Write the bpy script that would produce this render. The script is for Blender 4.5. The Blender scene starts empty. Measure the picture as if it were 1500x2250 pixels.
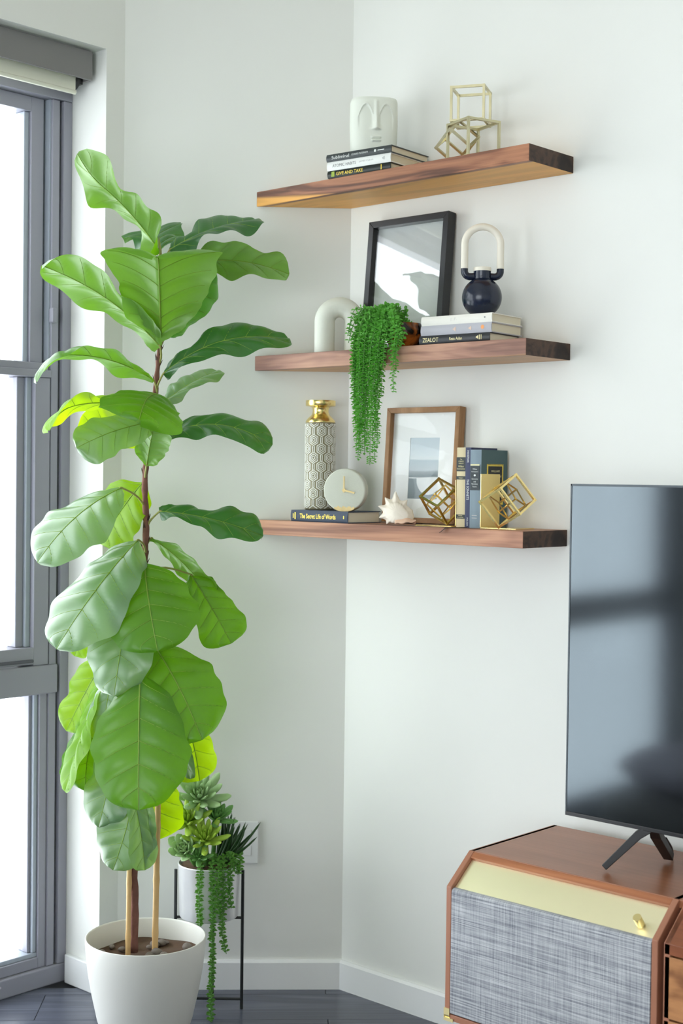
import bpy, bmesh, math, random
from mathutils import Vector, Matrix
random.seed(7)
PI = math.pi
sc = bpy.context.scene
COL = sc.collection

# ---------------------------------------------------------------- camera
YAW, PITCH, ROLL, CAMZ, FPX = 0.7444, 0.0258, 0.0128, 1.4, 3125.0
CR0 = Vector((math.cos(YAW), math.sin(YAW), 0))          # horizontal right of the viewer
CF0 = Vector((-math.sin(YAW), math.cos(YAW), 0))         # horizontal forward of the viewer
UP = Vector((0, 0, 1))
_f = CF0 * math.cos(PITCH) - UP * math.sin(PITCH)
_u = UP * math.cos(PITCH) + CF0 * math.sin(PITCH)
_r = CR0 * math.cos(ROLL) + _u * math.sin(ROLL)
_u = _u * math.cos(ROLL) - CR0 * math.sin(ROLL)
cd = bpy.data.cameras.new('camera')
cam = bpy.data.objects.new('camera', cd); COL.objects.link(cam)
cam.matrix_world = Matrix(((_r.x, _u.x, -_f.x, 0), (_r.y, _u.y, -_f.y, 0), (_r.z, _u.z, -_f.z, CAMZ), (0, 0, 0, 1)))
cd.sensor_fit = 'VERTICAL'; cd.sensor_height = 36; cd.sensor_width = 24; cd.lens = 50
cd.clip_start = 0.05
cd.dof.use_dof = True; cd.dof.focus_distance = 3.32; cd.dof.aperture_fstop = 4.0
sc.camera = cam

# ---------------------------------------------------------------- light: overcast daylight through the windows
SKY = 7.5
w = bpy.data.worlds.new('overcast_sky'); sc.world = w; w.use_nodes = True
bg = w.node_tree.nodes['Background']
bg.inputs[0].default_value = (0.89, 0.955, 1.0, 1); bg.inputs[1].default_value = SKY
sc.view_settings.view_transform = 'Standard'; sc.view_settings.look = 'None'
sc.view_settings.gamma = 1; sc.view_settings.use_curve_mapping = False
sc.view_settings.exposure = -0.14
sc.cycles.max_bounces = 6; sc.cycles.diffuse_bounces = 5; sc.cycles.glossy_bounces = 3; sc.cycles.transparent_max_bounces = 10
sc.cycles.use_adaptive_sampling = True; sc.cycles.adaptive_threshold = 0.1
sc.cycles.use_denoising = True
WX, YR, CX = -3.03, 2.8446, -2.5988                      # window wall, shelf wall, wall corner
WIN = [(-0.60, 2.352), (-3.3, -1.20)]                    # window openings along the window wall (y)
WTOP = 2.517
YB, XE, ZC = -3.7, 3.3, 3.0                              # back wall, far side wall, ceiling
BWIN = (-1.6, 2.2)                                       # unseen window opening, added in the back wall for more light (x)
def portal(loc, rot, sx, sy):
    l = bpy.data.lights.new('window_portal', 'AREA'); l.shape = 'RECTANGLE'; l.size = sx; l.size_y = sy
    l.cycles.is_portal = True
    o = bpy.data.objects.new('window_portal', l); COL.objects.link(o); o.location = loc; o.rotation_euler = rot
for y0, y1 in WIN:
    portal((-3.30, (y0 + y1) / 2, WTOP / 2), (0, -PI / 2, 0), WTOP, y1 - y0)
portal(((BWIN[0] + BWIN[1]) / 2, YB - 0.27, WTOP / 2), (PI / 2, 0, 0), BWIN[1] - BWIN[0], WTOP)

# ---------------------------------------------------------------- helpers
def ray(x, y):
    u, v = x - 750.0, y - 1125.0
    return _f + _r * (u / FPX) - _u * (v / FPX)
ORG = Vector((0, 0, CAMZ))
def at(x, y, d):
    r = ray(x, y); return ORG + r * (d / r.dot(CF0))
def pl(x, y, ax, v):
    r = ray(x, y); return ORG + r * ((v - ORG[ax]) / r[ax])
def cv(a, b, c):                                          # vector from viewer axes: right, up, towards
    return CR0 * a + UP * b - CF0 * c

class MB:
    def __init__(s): s.v = []; s.f = []; s.m = []; s.mi = 0
    def add(s, vs, fs):
        o = len(s.v); s.v += [Vector(p) for p in vs]
        for f in fs: s.f.append([i + o for i in f]); s.m.append(s.mi)
        return s
    def box(s, x0, x1, y0, y1, z0, z1, M=None):
        vs = [Vector((x, y, z)) for z in (z0, z1) for y in (y0, y1) for x in (x0, x1)]
        if M: vs = [M @ p for p in vs]
        return s.add(vs, [(0, 2, 3, 1), (4, 5, 7, 6), (0, 1, 5, 4), (2, 6, 7, 3), (0, 4, 6, 2), (1, 3, 7, 5)])
    def tube(s, pts, r, n=8, caps=True, closed=False, flat=1.0, hint=None):
        pts = [Vector(p) for p in pts]; k = len(pts)
        rs = r if isinstance(r, (list, tuple)) else [r] * k
        vs = []; prev = None
        for i in range(k):
            a = pts[(i - 1) % k] if (closed or i > 0) else pts[i]
            b = pts[(i + 1) % k] if (closed or i < k - 1) else pts[i]
            t = (b - a)
            t = t.normalized() if t.length > 1e-9 else Vector((0, 0, 1))
            if prev is None:
                h = Vector(hint) if hint else (Vector((0, 0, 1)) if abs(t.z) < .9 else Vector((1, 0, 0)))
            else: h = prev
            nn = (h - t * h.dot(t)).normalized(); prev = nn; bb = t.cross(nn)
            for j in range(n):
                a_ = 2 * PI * j / n + (PI / 4 if n == 4 else 0)
                vs.append(pts[i] + (nn * math.cos(a_) * flat + bb * math.sin(a_)) * rs[i])
        fs = []
        for i in range(k if closed else k - 1):
            for j in range(n):
                a = i * n + j; b = i * n + (j + 1) % n; c = ((i + 1) % k) * n + (j + 1) % n; d = ((i + 1) % k) * n + j
                fs.append((a, b, c, d))
        if caps and not closed:
            fs.append(tuple(range(n))[::-1]); fs.append(tuple((k - 1) * n + j for j in range(n)))
        return s.add(vs, fs)
    def lathe(s, prof, n=48, M=None):
        vs = []
        for r, z in prof:
            for j in range(n):
                a = 2 * PI * j / n; vs.append(Vector((r * math.cos(a), r * math.sin(a), z)))
        fs = []
        for i in range(len(prof) - 1):
            for j in range(n): fs.append((i * n + j, i * n + (j + 1) % n, (i + 1) * n + (j + 1) % n, (i + 1) * n + j))
        fs.append(tuple(range(n))[::-1]); fs.append(tuple((len(prof) - 1) * n + j for j in range(n)))
        if M: vs = [M @ p for p in vs]
        return s.add(vs, fs)
    def prism(s, poly, lo, hi, axis=2):                    # polygon in the two other axes, extruded along axis
        def P(a, b, h):
            return (a, b, h) if axis == 2 else ((h, a, b) if axis == 0 else (a, h, b))
        n = len(poly)
        vs = [P(a, b, lo) for a, b in poly] + [P(a, b, hi) for a, b in poly]
        return s.add(vs, [tuple(range(n))[::-1], tuple(range(n, 2 * n))] + [(i, (i + 1) % n, n + (i + 1) % n, n + i) for i in range(n)])
    def grid(s, nu, nv, fn, wrapu=False):
        vs = [fn(i / (nu if wrapu else nu - 1), j / (nv - 1)) for j in range(nv) for i in range(nu)]
        fs = []
        for j in range(nv - 1):
            for i in range(nu if wrapu else nu - 1):
                fs.append((j * nu + i, j * nu + (i + 1) % nu, (j + 1) * nu + (i + 1) % nu, (j + 1) * nu + i))
        return s.add(vs, fs)
    def mesh(s, name, mats, smooth=False, origin=None, fix=True):
        o = Vector(origin) if origin is not None else Vector((0, 0, 0))
        me = bpy.data.meshes.new(name)
        me.from_pydata([tuple(p - o) for p in s.v], [], s.f)
        if not isinstance(mats, (list, tuple)): mats = [mats]
        for m in mats: me.materials.append(m)
        for p, mi in zip(me.polygons, s.m): p.material_index = mi
        if fix:
            bm = bmesh.new(); bm.from_mesh(me); bmesh.ops.recalc_face_normals(bm, faces=bm.faces); bm.to_mesh(me); bm.free()
        if smooth:
            if smooth is True:
                for p in me.polygons: p.use_smooth = True
            else:
                for p in me.polygons: p.use_smooth = True
                try: me.set_sharp_from_angle(angle=math.radians(smooth))
                except Exception: pass
        me.update(); return me
    def build(s, name, mats, parent=None, smooth=False, bevel=0, origin=None, fix=True, seg=2):
        me = s.mesh(name, mats, smooth, origin, fix)
        ob = bpy.data.objects.new(name, me); COL.objects.link(ob)
        if origin is not None: ob.location = origin
        if parent: ob.parent = parent
        if bevel:
            b = ob.modifiers.new('bevel', 'BEVEL'); b.width = bevel; b.segments = seg; b.limit_method = 'ANGLE'; b.angle_limit = math.radians(35)
            b.harden_normals = False
        return ob
def tag(o, label, cat, group=None):
    o['label'] = label; o['category'] = cat
    if group: o['group'] = group
    return o
def struct(o, label=None):
    o['kind'] = 'structure'
    if label: o['label'] = label
    return o
def thing(name, label, cat, loc=(0, 0, 0), rz=0, group=None):
    o = bpy.data.objects.new(name, None); COL.objects.link(o); o.empty_display_size = .05
    o.location = loc; o.rotation_euler = (0, 0, rz); return tag(o, label, cat, group)
def holder(name, loc=(0, 0, 0)):
    o = bpy.data.objects.new(name, None); COL.objects.link(o); o.empty_display_size = .05; o.location = loc; return struct(o)

# ---------------------------------------------------------------- materials
def rgb(r, g, b):
    def l(c):
        c /= 255.0
        return c / 12.92 if c <= .04045 else ((c + .055) / 1.055) ** 2.4
    return (l(r), l(g), l(b), 1)
def base_mat(name):
    m = bpy.data.materials.new(name); m.use_nodes = True
    return m, m.node_tree, m.node_tree.nodes['Principled BSDF']
def N(nt, typ, **kw):
    n = nt.nodes.new(typ)
    for k, v in kw.items():
        if k.startswith('i_'):
            key = k[2:]; n.inputs[int(key) if key.isdigit() else key.replace('_', ' ')].default_value = v
        else: setattr(n, k, v)
    return n
def plain(name, col, rough=.5, metal=0.0, bump=0, bscale=60, var=0.0, spec=.5, coat=0, vscale=8):
    m, nt, b = base_mat(name)
    b.inputs['Base Color'].default_value = col; b.inputs['Roughness'].default_value = rough; b.inputs['Metallic'].default_value = metal
    b.inputs['Specular IOR Level'].default_value = spec; b.inputs['Coat Weight'].default_value = coat
    tc = N(nt, 'ShaderNodeTexCoord')
    if var:
        no = N(nt, 'ShaderNodeTexNoise', i_Scale=vscale, i_Detail=4.0); nt.links.new(tc.outputs['Object'], no.inputs['Vector'])
        mx = N(nt, 'ShaderNodeMixRGB'); mx.inputs[1].default_value = tuple(c * (1 - var) for c in col[:3]) + (1,)
        mx.inputs[2].default_value = tuple(min(1, c * (1 + var)) for c in col[:3]) + (1,)
        nt.links.new(no.outputs['Fac'], mx.inputs[0]); nt.links.new(mx.outputs[0], b.inputs['Base Color'])
    if bump:
        n2 = N(nt, 'ShaderNodeTexNoise', i_Scale=bscale, i_Detail=5.0); nt.links.new(tc.outputs['Object'], n2.inputs['Vector'])
        bp = N(nt, 'ShaderNodeBump', i_Strength=bump, i_Distance=.002); nt.links.new(n2.outputs['Fac'], bp.inputs['Height'])
        nt.links.new(bp.outputs[0], b.inputs['Normal'])
    return m
def wood(name, dark, mid, light, scale=(1.4, 16, 16), rough=.42, spec=.5, seed=0.0, ring=3.0, sap=None):
    """long-grained timber; sap = (colour, expression of the board where pale sapwood shows)"""
    m, nt, b = base_mat(name); L = nt.links.new
    tc = N(nt, 'ShaderNodeTexCoord'); mp = N(nt, 'ShaderNodeMapping')
    mp.inputs['Scale'].default_value = scale; mp.inputs['Location'].default_value = (seed, seed * .7, seed * 1.3)
    L(tc.outputs['Object'], mp.inputs[0])
    big = N(nt, 'ShaderNodeTexNoise', i_Scale=1.0, i_Detail=3.0, i_Distortion=1.4); L(mp.outputs[0], big.inputs['Vector'])
    ad = N(nt, 'ShaderNodeMath', operation='MULTIPLY', i_1=ring * 6); L(big.outputs['Fac'], ad.inputs[0])
    sn = N(nt, 'ShaderNodeMath', operation='SINE'); L(ad.outputs[0], sn.inputs[0])
    mr = N(nt, 'ShaderNodeMapRange', i_1=-1.0, i_2=1.0); L(sn.outputs[0], mr.inputs[0])
    mp2 = N(nt, 'ShaderNodeMapping'); mp2.inputs['Scale'].default_value = (scale[0] * 3, scale[1] * 14, scale[2] * 14); L(tc.outputs['Object'], mp2.inputs[0])
    fine = N(nt, 'ShaderNodeTexNoise', i_Scale=1.0, i_Detail=6.0); L(mp2.outputs[0], fine.inputs['Vector'])
    mi = N(nt, 'ShaderNodeMixRGB'); mi.inputs[0].default_value = .45; L(mr.outputs[0], mi.inputs[1]); L(fine.outputs['Fac'], mi.inputs[2])
    rp = N(nt, 'ShaderNodeValToRGB'); e = rp.color_ramp.elements
    e[0].position = .18; e[0].color = dark; e[1].position = .82; e[1].color = light
    k = rp.color_ramp.elements.new(.5); k.color = mid
    L(mi.outputs[0], rp.inputs[0]); out = rp.outputs[0]
    if sap:
        scol, wid, exprs = sap; best = None
        sep = N(nt, 'ShaderNodeSeparateXYZ'); L(tc.outputs['Object'], sep.inputs[0])
        for ax, ay, az, c0 in exprs:
            s = N(nt, 'ShaderNodeMath', operation='ADD', i_0=c0, i_1=0.0)
            for i, a in enumerate((ax, ay, az)):
                mu = N(nt, 'ShaderNodeMath', operation='MULTIPLY_ADD', i_1=a); L(sep.outputs[i], mu.inputs[0]); L(s.outputs[0], mu.inputs[2]); s = mu
            if best is None: best = s
            else:
                q = N(nt, 'ShaderNodeMath', operation='MAXIMUM'); L(best.outputs[0], q.inputs[0]); L(s.outputs[0], q.inputs[1]); best = q
        wob = N(nt, 'ShaderNodeMath', operation='MULTIPLY_ADD', i_1=wid * 2.2, i_2=-wid * 1.1); L(big.outputs['Fac'], wob.inputs[0])
        q = N(nt, 'ShaderNodeMath', operation='ADD'); L(best.outputs[0], q.inputs[0]); L(wob.outputs[0], q.inputs[1]); c0 = 0.0
        mr2 = N(nt, 'ShaderNodeMapRange', i_1=c0 - wid, i_2=c0 + wid); L(q.outputs[0], mr2.inputs[0])
        rp2 = N(nt, 'ShaderNodeMixRGB'); L(mr2.outputs[0], rp2.inputs[0]); L(out, rp2.inputs[1]); 
        sv = N(nt, 'ShaderNodeMixRGB'); L(mi.outputs[0], sv.inputs[0]); sv.inputs[1].default_value = tuple(c * .72 for c in scol[:3]) + (1,); sv.inputs[2].default_value = scol
        L(sv.outputs[0], rp2.inputs[2]); out = rp2.outputs[0]
    L(out, b.inputs['Base Color']); b.inputs['Roughness'].default_value = rough; b.inputs['Specular IOR Level'].default_value = spec
    bp = N(nt, 'ShaderNodeBump', i_Strength=.12, i_Distance=.001); L(fine.outputs['Fac'], bp.inputs['Height']); L(bp.outputs[0], b.inputs['Normal'])
    return m
def glass_pane(name, tint=(1, 1, 1, 1), ior=1.5):
    m = bpy.data.materials.new(name); m.use_nodes = True; nt = m.node_tree; nt.nodes.remove(nt.nodes['Principled BSDF'])
    out = nt.nodes['Material Output']; t = N(nt, 'ShaderNodeBsdfTransparent', i_0=tint); g = N(nt, 'ShaderNodeBsdfGlossy', i_Roughness=.0)
    fr = N(nt, 'ShaderNodeFresnel', i_IOR=ior); mx = N(nt, 'ShaderNodeMixShader')
    # the inner face of the thin sheet reflects like the outer one (no total reflection inside a thin pane)
    ge = N(nt, 'ShaderNodeNewGeometry'); io = N(nt, 'ShaderNodeMapRange', i_1=0.0, i_2=1.0, i_3=ior, i_4=1.0 / ior)
    nt.links.new(ge.outputs['Backfacing'], io.inputs[0]); nt.links.new(io.outputs[0], fr.inputs['IOR'])
    nt.links.new(fr.outputs[0], mx.inputs[0]); nt.links.new(t.outputs[0], mx.inputs[1]); nt.links.new(g.outputs[0], mx.inputs[2]); nt.links.new(mx.outputs[0], out.inputs[0])
    return m
def leafmat(name, top, under, trans, tw=.4, rough=.38, rscale=14, coat=0.0):
    """thin leaf: darker glossy face, paler matt underside, light shining through"""
    m, nt, b = base_mat(name); L = nt.links.new
    geo = N(nt, 'ShaderNodeNewGeometry'); tc = N(nt, 'ShaderNodeTexCoord')
    no = N(nt, 'ShaderNodeTexNoise', i_Scale=rscale, i_Detail=3.0); L(tc.outputs['Object'], no.inputs['Vector'])
    v = N(nt, 'ShaderNodeMixRGB'); v.inputs[1].default_value = tuple(c * .78 for c in top[:3]) + (1,); v.inputs[2].default_value = tuple(min(1, c * 1.22) for c in top[:3]) + (1,); L(no.outputs['Fac'], v.inputs[0])
    mx = N(nt, 'ShaderNodeMixRGB'); L(geo.outputs['Backfacing'], mx.inputs[0]); L(v.outputs[0], mx.inputs[1]); mx.inputs[2].default_value = under
    L(mx.outputs[0], b.inputs['Base Color'])
    b.inputs['Roughness'].default_value = rough
    b.inputs['Coat Weight'].default_value = coat; b.inputs['Coat Roughness'].default_value = .34
    tr = N(nt, 'ShaderNodeBsdfTranslucent', i_0=trans); ms = N(nt, 'ShaderNodeMixShader', i_0=tw)
    out = nt.nodes['Material Output']; L(b.outputs[0], ms.inputs[1]); L(tr.outputs[0], ms.inputs[2]); L(ms.outputs[0], out.inputs[0])
    return m
M = {}
M['wall'] = plain('wall_paint', (.775, .785, .755, 1), .55, bump=.03, bscale=180, spec=.25)
M['ceiling'] = plain('ceiling_paint', (.88, .85, .74, 1), .7)
M['base'] = plain('baseboard_paint', (.84, .855, .86, 1), .35)
M['floor'] = wood('floor_plank', rgb(76, 79, 92), rgb(92, 96, 110), rgb(108, 113, 126), (1.0, 9, 9), .26, .5, 2.0, 1.5)
M['joint'] = plain('floor_joint', rgb(40, 41, 47), .7)
M['winframe'] = plain('window_frame_paint', rgb(150, 150, 162), .34)
M['winbead'] = plain('window_bead', rgb(168, 176, 188), .3)
M['gasket'] = plain('window_gasket', rgb(88, 88, 98), .6)
M['valance'] = plain('blind_valance', rgb(122, 120, 120), .4, metal=0.0, var=.04)
M['fabric_blind'] = plain('blind_cloth', rgb(226, 226, 210), .85, bump=.1, bscale=600)
M['pane'] = glass_pane('window_glass')
M['walnut1'] = wood('walnut_top', rgb(92, 58, 42), rgb(136, 88, 64), rgb(172, 118, 86), (1.6, 15, 15), .45, .4, 1.0, 3.2, sap=(rgb(232, 170, 84), .003, [(-.086, -3.0, -1.0, -.0459), (0, 1.0, 0, -.016)]))
M['walnut2'] = wood('walnut_middle', rgb(122, 84, 70), rgb(162, 118, 98), rgb(188, 144, 118), (1.5, 13, 13), .45, .4, 5.0, 2.2, sap=(rgb(196, 150, 104), .004, [(.03, 0, -1.0, -.026), (0, 1.0, 0, -.03)]))
M['walnut3'] = wood('walnut_bottom', rgb(130, 86, 66), rgb(170, 120, 94), rgb(198, 148, 116), (1.6, 13, 13), .45, .4, 9.0, 2.0)
M['walnut_end'] = wood('walnut_end_grain_shaded', rgb(36, 26, 22), rgb(58, 42, 35), rgb(84, 62, 50), (9, 9, 9), .5, .3, 3.0, 2.5)  # end grain; shade on the shelf ends is put into this dark colour
M['console'] = wood('console_walnut', rgb(112, 62, 40), rgb(148, 88, 58), rgb(178, 116, 80), (1.2, 9, 9), .36, .5, 4.0, 1.0)
M['console_top'] = wood('console_walnut_top', rgb(118, 68, 46), rgb(140, 86, 58), rgb(158, 102, 72), (.9, 6, 6), .33, .5, 12.0, .8)
M['burl'] = wood('console_figured_front', rgb(84, 54, 38), rgb(146, 98, 64), rgb(186, 132, 88), (4, 6, 6), .34, .5, 7.0, 2.6)
M['console_edge'] = plain('console_edge_veneer', rgb(160, 108, 84), .4, var=.08, vscale=20)
M['black'] = plain('black_matt', (.008, .008, .009, 1), .45)
M['black_satin'] = plain('black_satin', (.012, .012, .013, 1), .3)
M['screen'] = plain('tv_screen', (.004, .0045, .005, 1), .09, spec=1.0)
M['screen'].node_tree.nodes['Principled BSDF'].inputs['Specular Tint'].default_value = (.78, .92, 1.0, 1)
M['bezel'] = plain('tv_bezel', rgb(70, 76, 80), .35, metal=.6)
M['brass'] = plain('brass_brushed', (.86, .72, .36, 1), .3, 1.0)
M['brass_panel'] = plain('brass_panel', (1.0, .925, .66, 1), .42, 1.0)
M['gold'] = plain('gold_bright', (.90, .70, .30, 1), .24, 1.0)
M['wire_brass'] = plain('aged_brass', (.60, .55, .36, 1), .32, 1.0, var=.25, vscale=30)
M['white_pot'] = plain('white_pot_plastic', rgb(232, 232, 226), .35)
M['white_ceramic'] = plain('white_ceramic_matt', rgb(228, 232, 222), .7)
M['arch'] = plain('stone_arch', rgb(226, 228, 218), .75, bump=.25, bscale=90, var=.05, vscale=26)
M['clock'] = plain('clock_concrete', rgb(206, 208, 196), .8, bump=.12, bscale=300, var=.05, vscale=18)
M['pale_gold'] = plain('pale_gold', rgb(222, 198, 140), .45, .2)
M['bronze_rub'] = plain('clock_gold_foot', (.62, .48, .24, 1), .5, .6, var=.3, vscale=60)
M['vase_groove'] = plain('vase_groove_glaze', rgb(140, 132, 104), .5)
M['vase_relief'] = plain('vase_relief_white', rgb(240, 240, 234), .35)
M['navy_glaze'] = plain('navy_glaze', (.006, .011, .03, 1), .22, spec=.55)
M['cream_glaze'] = plain('cream_glaze', rgb(238, 232, 218), .5)
M['shell'] = plain('shell_chalk', rgb(238, 228, 214), .6, bump=.35, bscale=70, var=.05, vscale=30)
M['shell_in'] = plain('shell_pink', rgb(228, 190, 164), .35)
M['bark'] = plain('bark', rgb(122, 82, 72), .9, bump=1.0, bscale=70, var=.45, vscale=45)
M['bark_dark'] = plain('bark_scales', rgb(66, 44, 38), .9, bump=.9, bscale=90, var=.4, vscale=60)
M['bamboo'] = plain('bamboo', rgb(214, 176, 120), .5, var=.08, vscale=20)
M['soil'] = plain('potting_soil', rgb(92, 70, 54), .95, bump=1, bscale=60, var=.4, vscale=40)
M['pebble'] = plain('pebble', rgb(120, 110, 102), .7, var=.4, vscale=25)
M['galv'] = plain('galvanised_metal', (.92, .93, .96, 1), .36, .5, var=.10, vscale=22)
M['stand'] = plain('stand_black_iron', (.010, .012, .013, 1), .4)
M['outlet'] = plain('outlet_plastic', rgb(232, 234, 234), .3)
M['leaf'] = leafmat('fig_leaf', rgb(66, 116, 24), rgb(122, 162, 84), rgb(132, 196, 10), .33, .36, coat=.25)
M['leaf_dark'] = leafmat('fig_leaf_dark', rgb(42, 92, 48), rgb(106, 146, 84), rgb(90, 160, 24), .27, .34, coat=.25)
M['leaf_sheen'] = leafmat('fig_leaf_painted_sheen', rgb(104, 140, 100), rgb(150, 178, 118), rgb(146, 190, 70), .28, .36, coat=1.0)  # base colour paled to carry the window's reflection, besides the glossy coat
M['leaf_backlit'] = leafmat('fig_leaf_backlit', rgb(120, 176, 20), rgb(168, 200, 84), rgb(190, 226, 4), .55, .4)  # leaves lit from behind: the backlight is put into the lime colour
M['vein'] = leafmat('leaf_vein', rgb(146, 180, 74), rgb(146, 180, 74), rgb(150, 190, 60), .3, .5)
M['petiole'] = plain('leaf_stalk', rgb(150, 150, 80), .5, var=.15)
M['trail'] = leafmat('trailing_leaf', rgb(88, 172, 60), rgb(112, 188, 80), rgb(110, 200, 30), .25, .4, 60)
M['trail_stem'] = plain('trailing_stem', rgb(96, 150, 70), .6)
M['succ_pale'] = leafmat('succulent_pale', rgb(178, 208, 156), rgb(178, 208, 150), rgb(180, 220, 100), .2, .45, 40)
M['succ_lime'] = leafmat('succulent_lime', rgb(178, 208, 84), rgb(178, 208, 84), rgb(190, 220, 40), .25, .45, 40)
M['succ_mid'] = leafmat('succulent_green', rgb(118, 170, 96), rgb(130, 178, 100), rgb(120, 190, 50), .18, .45, 40)
M['aloe'] = leafmat('aloe_green', rgb(44, 78, 36), rgb(56, 92, 44), rgb(80, 120, 40), .10, .4, 40)
M['bead'] = leafmat('bead_leaf', rgb(92, 152, 64), rgb(112, 168, 76), rgb(120, 180, 40), .15, .4, 60)
M['pages'] = plain('book_pages', rgb(222, 214, 192), .85, bump=.3, bscale=500)
M['frame_black'] = plain('frame_black', (.010, .010, .012, 1), .3)
M['frame_oak'] = wood('frame_oak', rgb(146, 108, 72), rgb(176, 136, 98), rgb(198, 158, 118), (14, 14, 2), .5, .3, 2.0, 1.5)
M['mat_board'] = plain('mat_board', rgb(238, 240, 240), .8)
M['tortoise'] = None
M['sofa'] = plain('sofa_grey', rgb(128, 126, 124), .95, bump=.3, bscale=300)
M['pillow_blue'] = plain('cushion_blue', rgb(24, 60, 160), .9, bump=.3, bscale=300)
M['pillow_pale'] = plain('cushion_pale', rgb(214, 206, 220), .9, bump=.3, bscale=300)
def speaker_cloth():
    m, nt, b = base_mat('speaker_cloth'); L = nt.links.new; tc = N(nt, 'ShaderNodeTexCoord')
    def streak(scale, loc):
        mp = N(nt, 'ShaderNodeMapping'); mp.inputs['Scale'].default_value = scale; mp.inputs['Location'].default_value = loc; L(tc.outputs['Object'], mp.inputs[0])
        n = N(nt, 'ShaderNodeTexNoise', i_Scale=1.0, i_Detail=2.0); L(mp.outputs[0], n.inputs['Vector']); return n
    a = streak((9, 60, 520), (0, 0, 0)); c = streak((520, 60, 14), (3, 1, 2))
    mx = N(nt, 'ShaderNodeMixRGB'); mx.inputs[0].default_value = .36; L(a.outputs['Fac'], mx.inputs[1]); L(c.outputs['Fac'], mx.inputs[2])
    rp = N(nt, 'ShaderNodeValToRGB'); e = rp.color_ramp.elements
    e[0].position = .34; e[0].color = rgb(112, 115, 124); e[1].position = .66; e[1].color = rgb(190, 192, 196)
    L(mx.outputs[0], rp.inputs[0]); L(rp.outputs[0], b.inputs['Base Color']); b.inputs['Roughness'].default_value = .95; b.inputs['Specular IOR Level'].default_value = .1
    bp = N(nt, 'ShaderNodeBump', i_Strength=.5, i_Distance=.001); L(mx.outputs[0], bp.inputs['Height']); L(bp.outputs[0], b.inputs['Normal'])
    return m
M['cloth'] = speaker_cloth()
def tortoise():
    m, nt, b = base_mat('tortoiseshell_glaze'); L = nt.links.new; tc = N(nt, 'ShaderNodeTexCoord')
    n = N(nt, 'ShaderNodeTexNoise', i_Scale=26.0, i_Detail=2.0, i_Distortion=1.0); L(tc.outputs['Object'], n.inputs['Vector'])
    rp = N(nt, 'ShaderNodeValToRGB'); e = rp.color_ramp.elements; e[0].position = .42; e[0].color = rgb(20, 12, 10); e[1].position = .62; e[1].color = rgb(176, 96, 34)
    L(n.outputs['Fac'], rp.inputs[0]); L(rp.outputs[0], b.inputs['Base Color']); b.inputs['Roughness'].default_value = .15
    return m
M['tortoise'] = tortoise()
def print_mat():
    """abstract grey wave print: flat artwork of pale and slate bands with a white round hill (object space, x right, z up)"""
    m, nt, b = base_mat('abstract_print'); L = nt.links.new; tc = N(nt, 'ShaderNodeTexCoord')
    sep = N(nt, 'ShaderNodeSeparateXYZ'); L(tc.outputs['Object'], sep.inputs[0])
    mp = N(nt, 'ShaderNodeMapping'); mp.inputs['Scale'].default_value = (9, 1, 5); L(tc.outputs['Object'], mp.inputs[0])
    no = N(nt, 'ShaderNodeTexNoise', i_Scale=1.6, i_Detail=1.0); L(mp.outputs[0], no.inputs['Vector'])
    a = N(nt, 'ShaderNodeMath', operation='MULTIPLY_ADD', i_1=.012, i_2=-.006); L(no.outputs['Fac'], a.inputs[0])
    z = N(nt, 'ShaderNodeMath', operation='ADD'); L(sep.outputs[2], z.inputs[0]); L(a.outputs[0], z.inputs[1])
    mr = N(nt, 'ShaderNodeMapRange', i_1=-.06, i_2=.06); L(z.outputs[0], mr.inputs[0])
    rp = N(nt, 'ShaderNodeValToRGB'); rp.color_ramp.interpolation = 'EASE'; e = rp.color_ramp.elements
    e[0].position = 0; e[0].color = rgb(222, 226, 228); e[1].position = 1; e[1].color = rgb(196, 208, 216)
    for p_, c_ in ((.30, (224, 228, 230)), (.33, (120, 132, 138)), (.42, (150, 160, 166)), (.46, (186, 196, 202)), (.66, (178, 192, 200)), (.69, (214, 222, 226)), (.8, (206, 216, 222))):
        k = e.new(p_); k.color = rgb(*c_)
    L(mr.outputs[0], rp.inputs[0])
    # dark wedge low on the left beside the round hill
    d = N(nt, 'ShaderNodeVectorMath', operation='DISTANCE'); d.inputs[1].default_value = (.018, 0, -.028); L(tc.outputs['Object'], d.inputs[0])
    gt = N(nt, 'ShaderNodeMath', operation='GREATER_THAN', i_1=.040); L(d.outputs['Value'], gt.inputs[0])
    lt = N(nt, 'ShaderNodeMath', operation='LESS_THAN', i_1=-.026); L(sep.outputs[2], lt.inputs[0])
    an = N(nt, 'ShaderNodeMath', operation='MULTIPLY'); L(gt.outputs[0], an.inputs[0]); L(lt.outputs[0], an.inputs[1])
    mx = N(nt, 'ShaderNodeMixRGB'); mx.inputs[2].default_value = rgb(138, 150, 156); L(an.outputs[0], mx.inputs[0]); L(rp.outputs[0], mx.inputs[1])
    L(mx.outputs[0], b.inputs['Base Color']); b.inputs['Roughness'].default_value = .7
    return m
M['print'] = print_mat()
_cc = {}
def colmat(r, g, b, rough=.5, bump=.1):
    k = (r, g, b, rough)
    if k not in _cc: _cc[k] = plain('book_cloth_%d_%d_%d' % (r, g, b), rgb(r, g, b), rough, bump=bump, bscale=400)
    return _cc[k]

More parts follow.
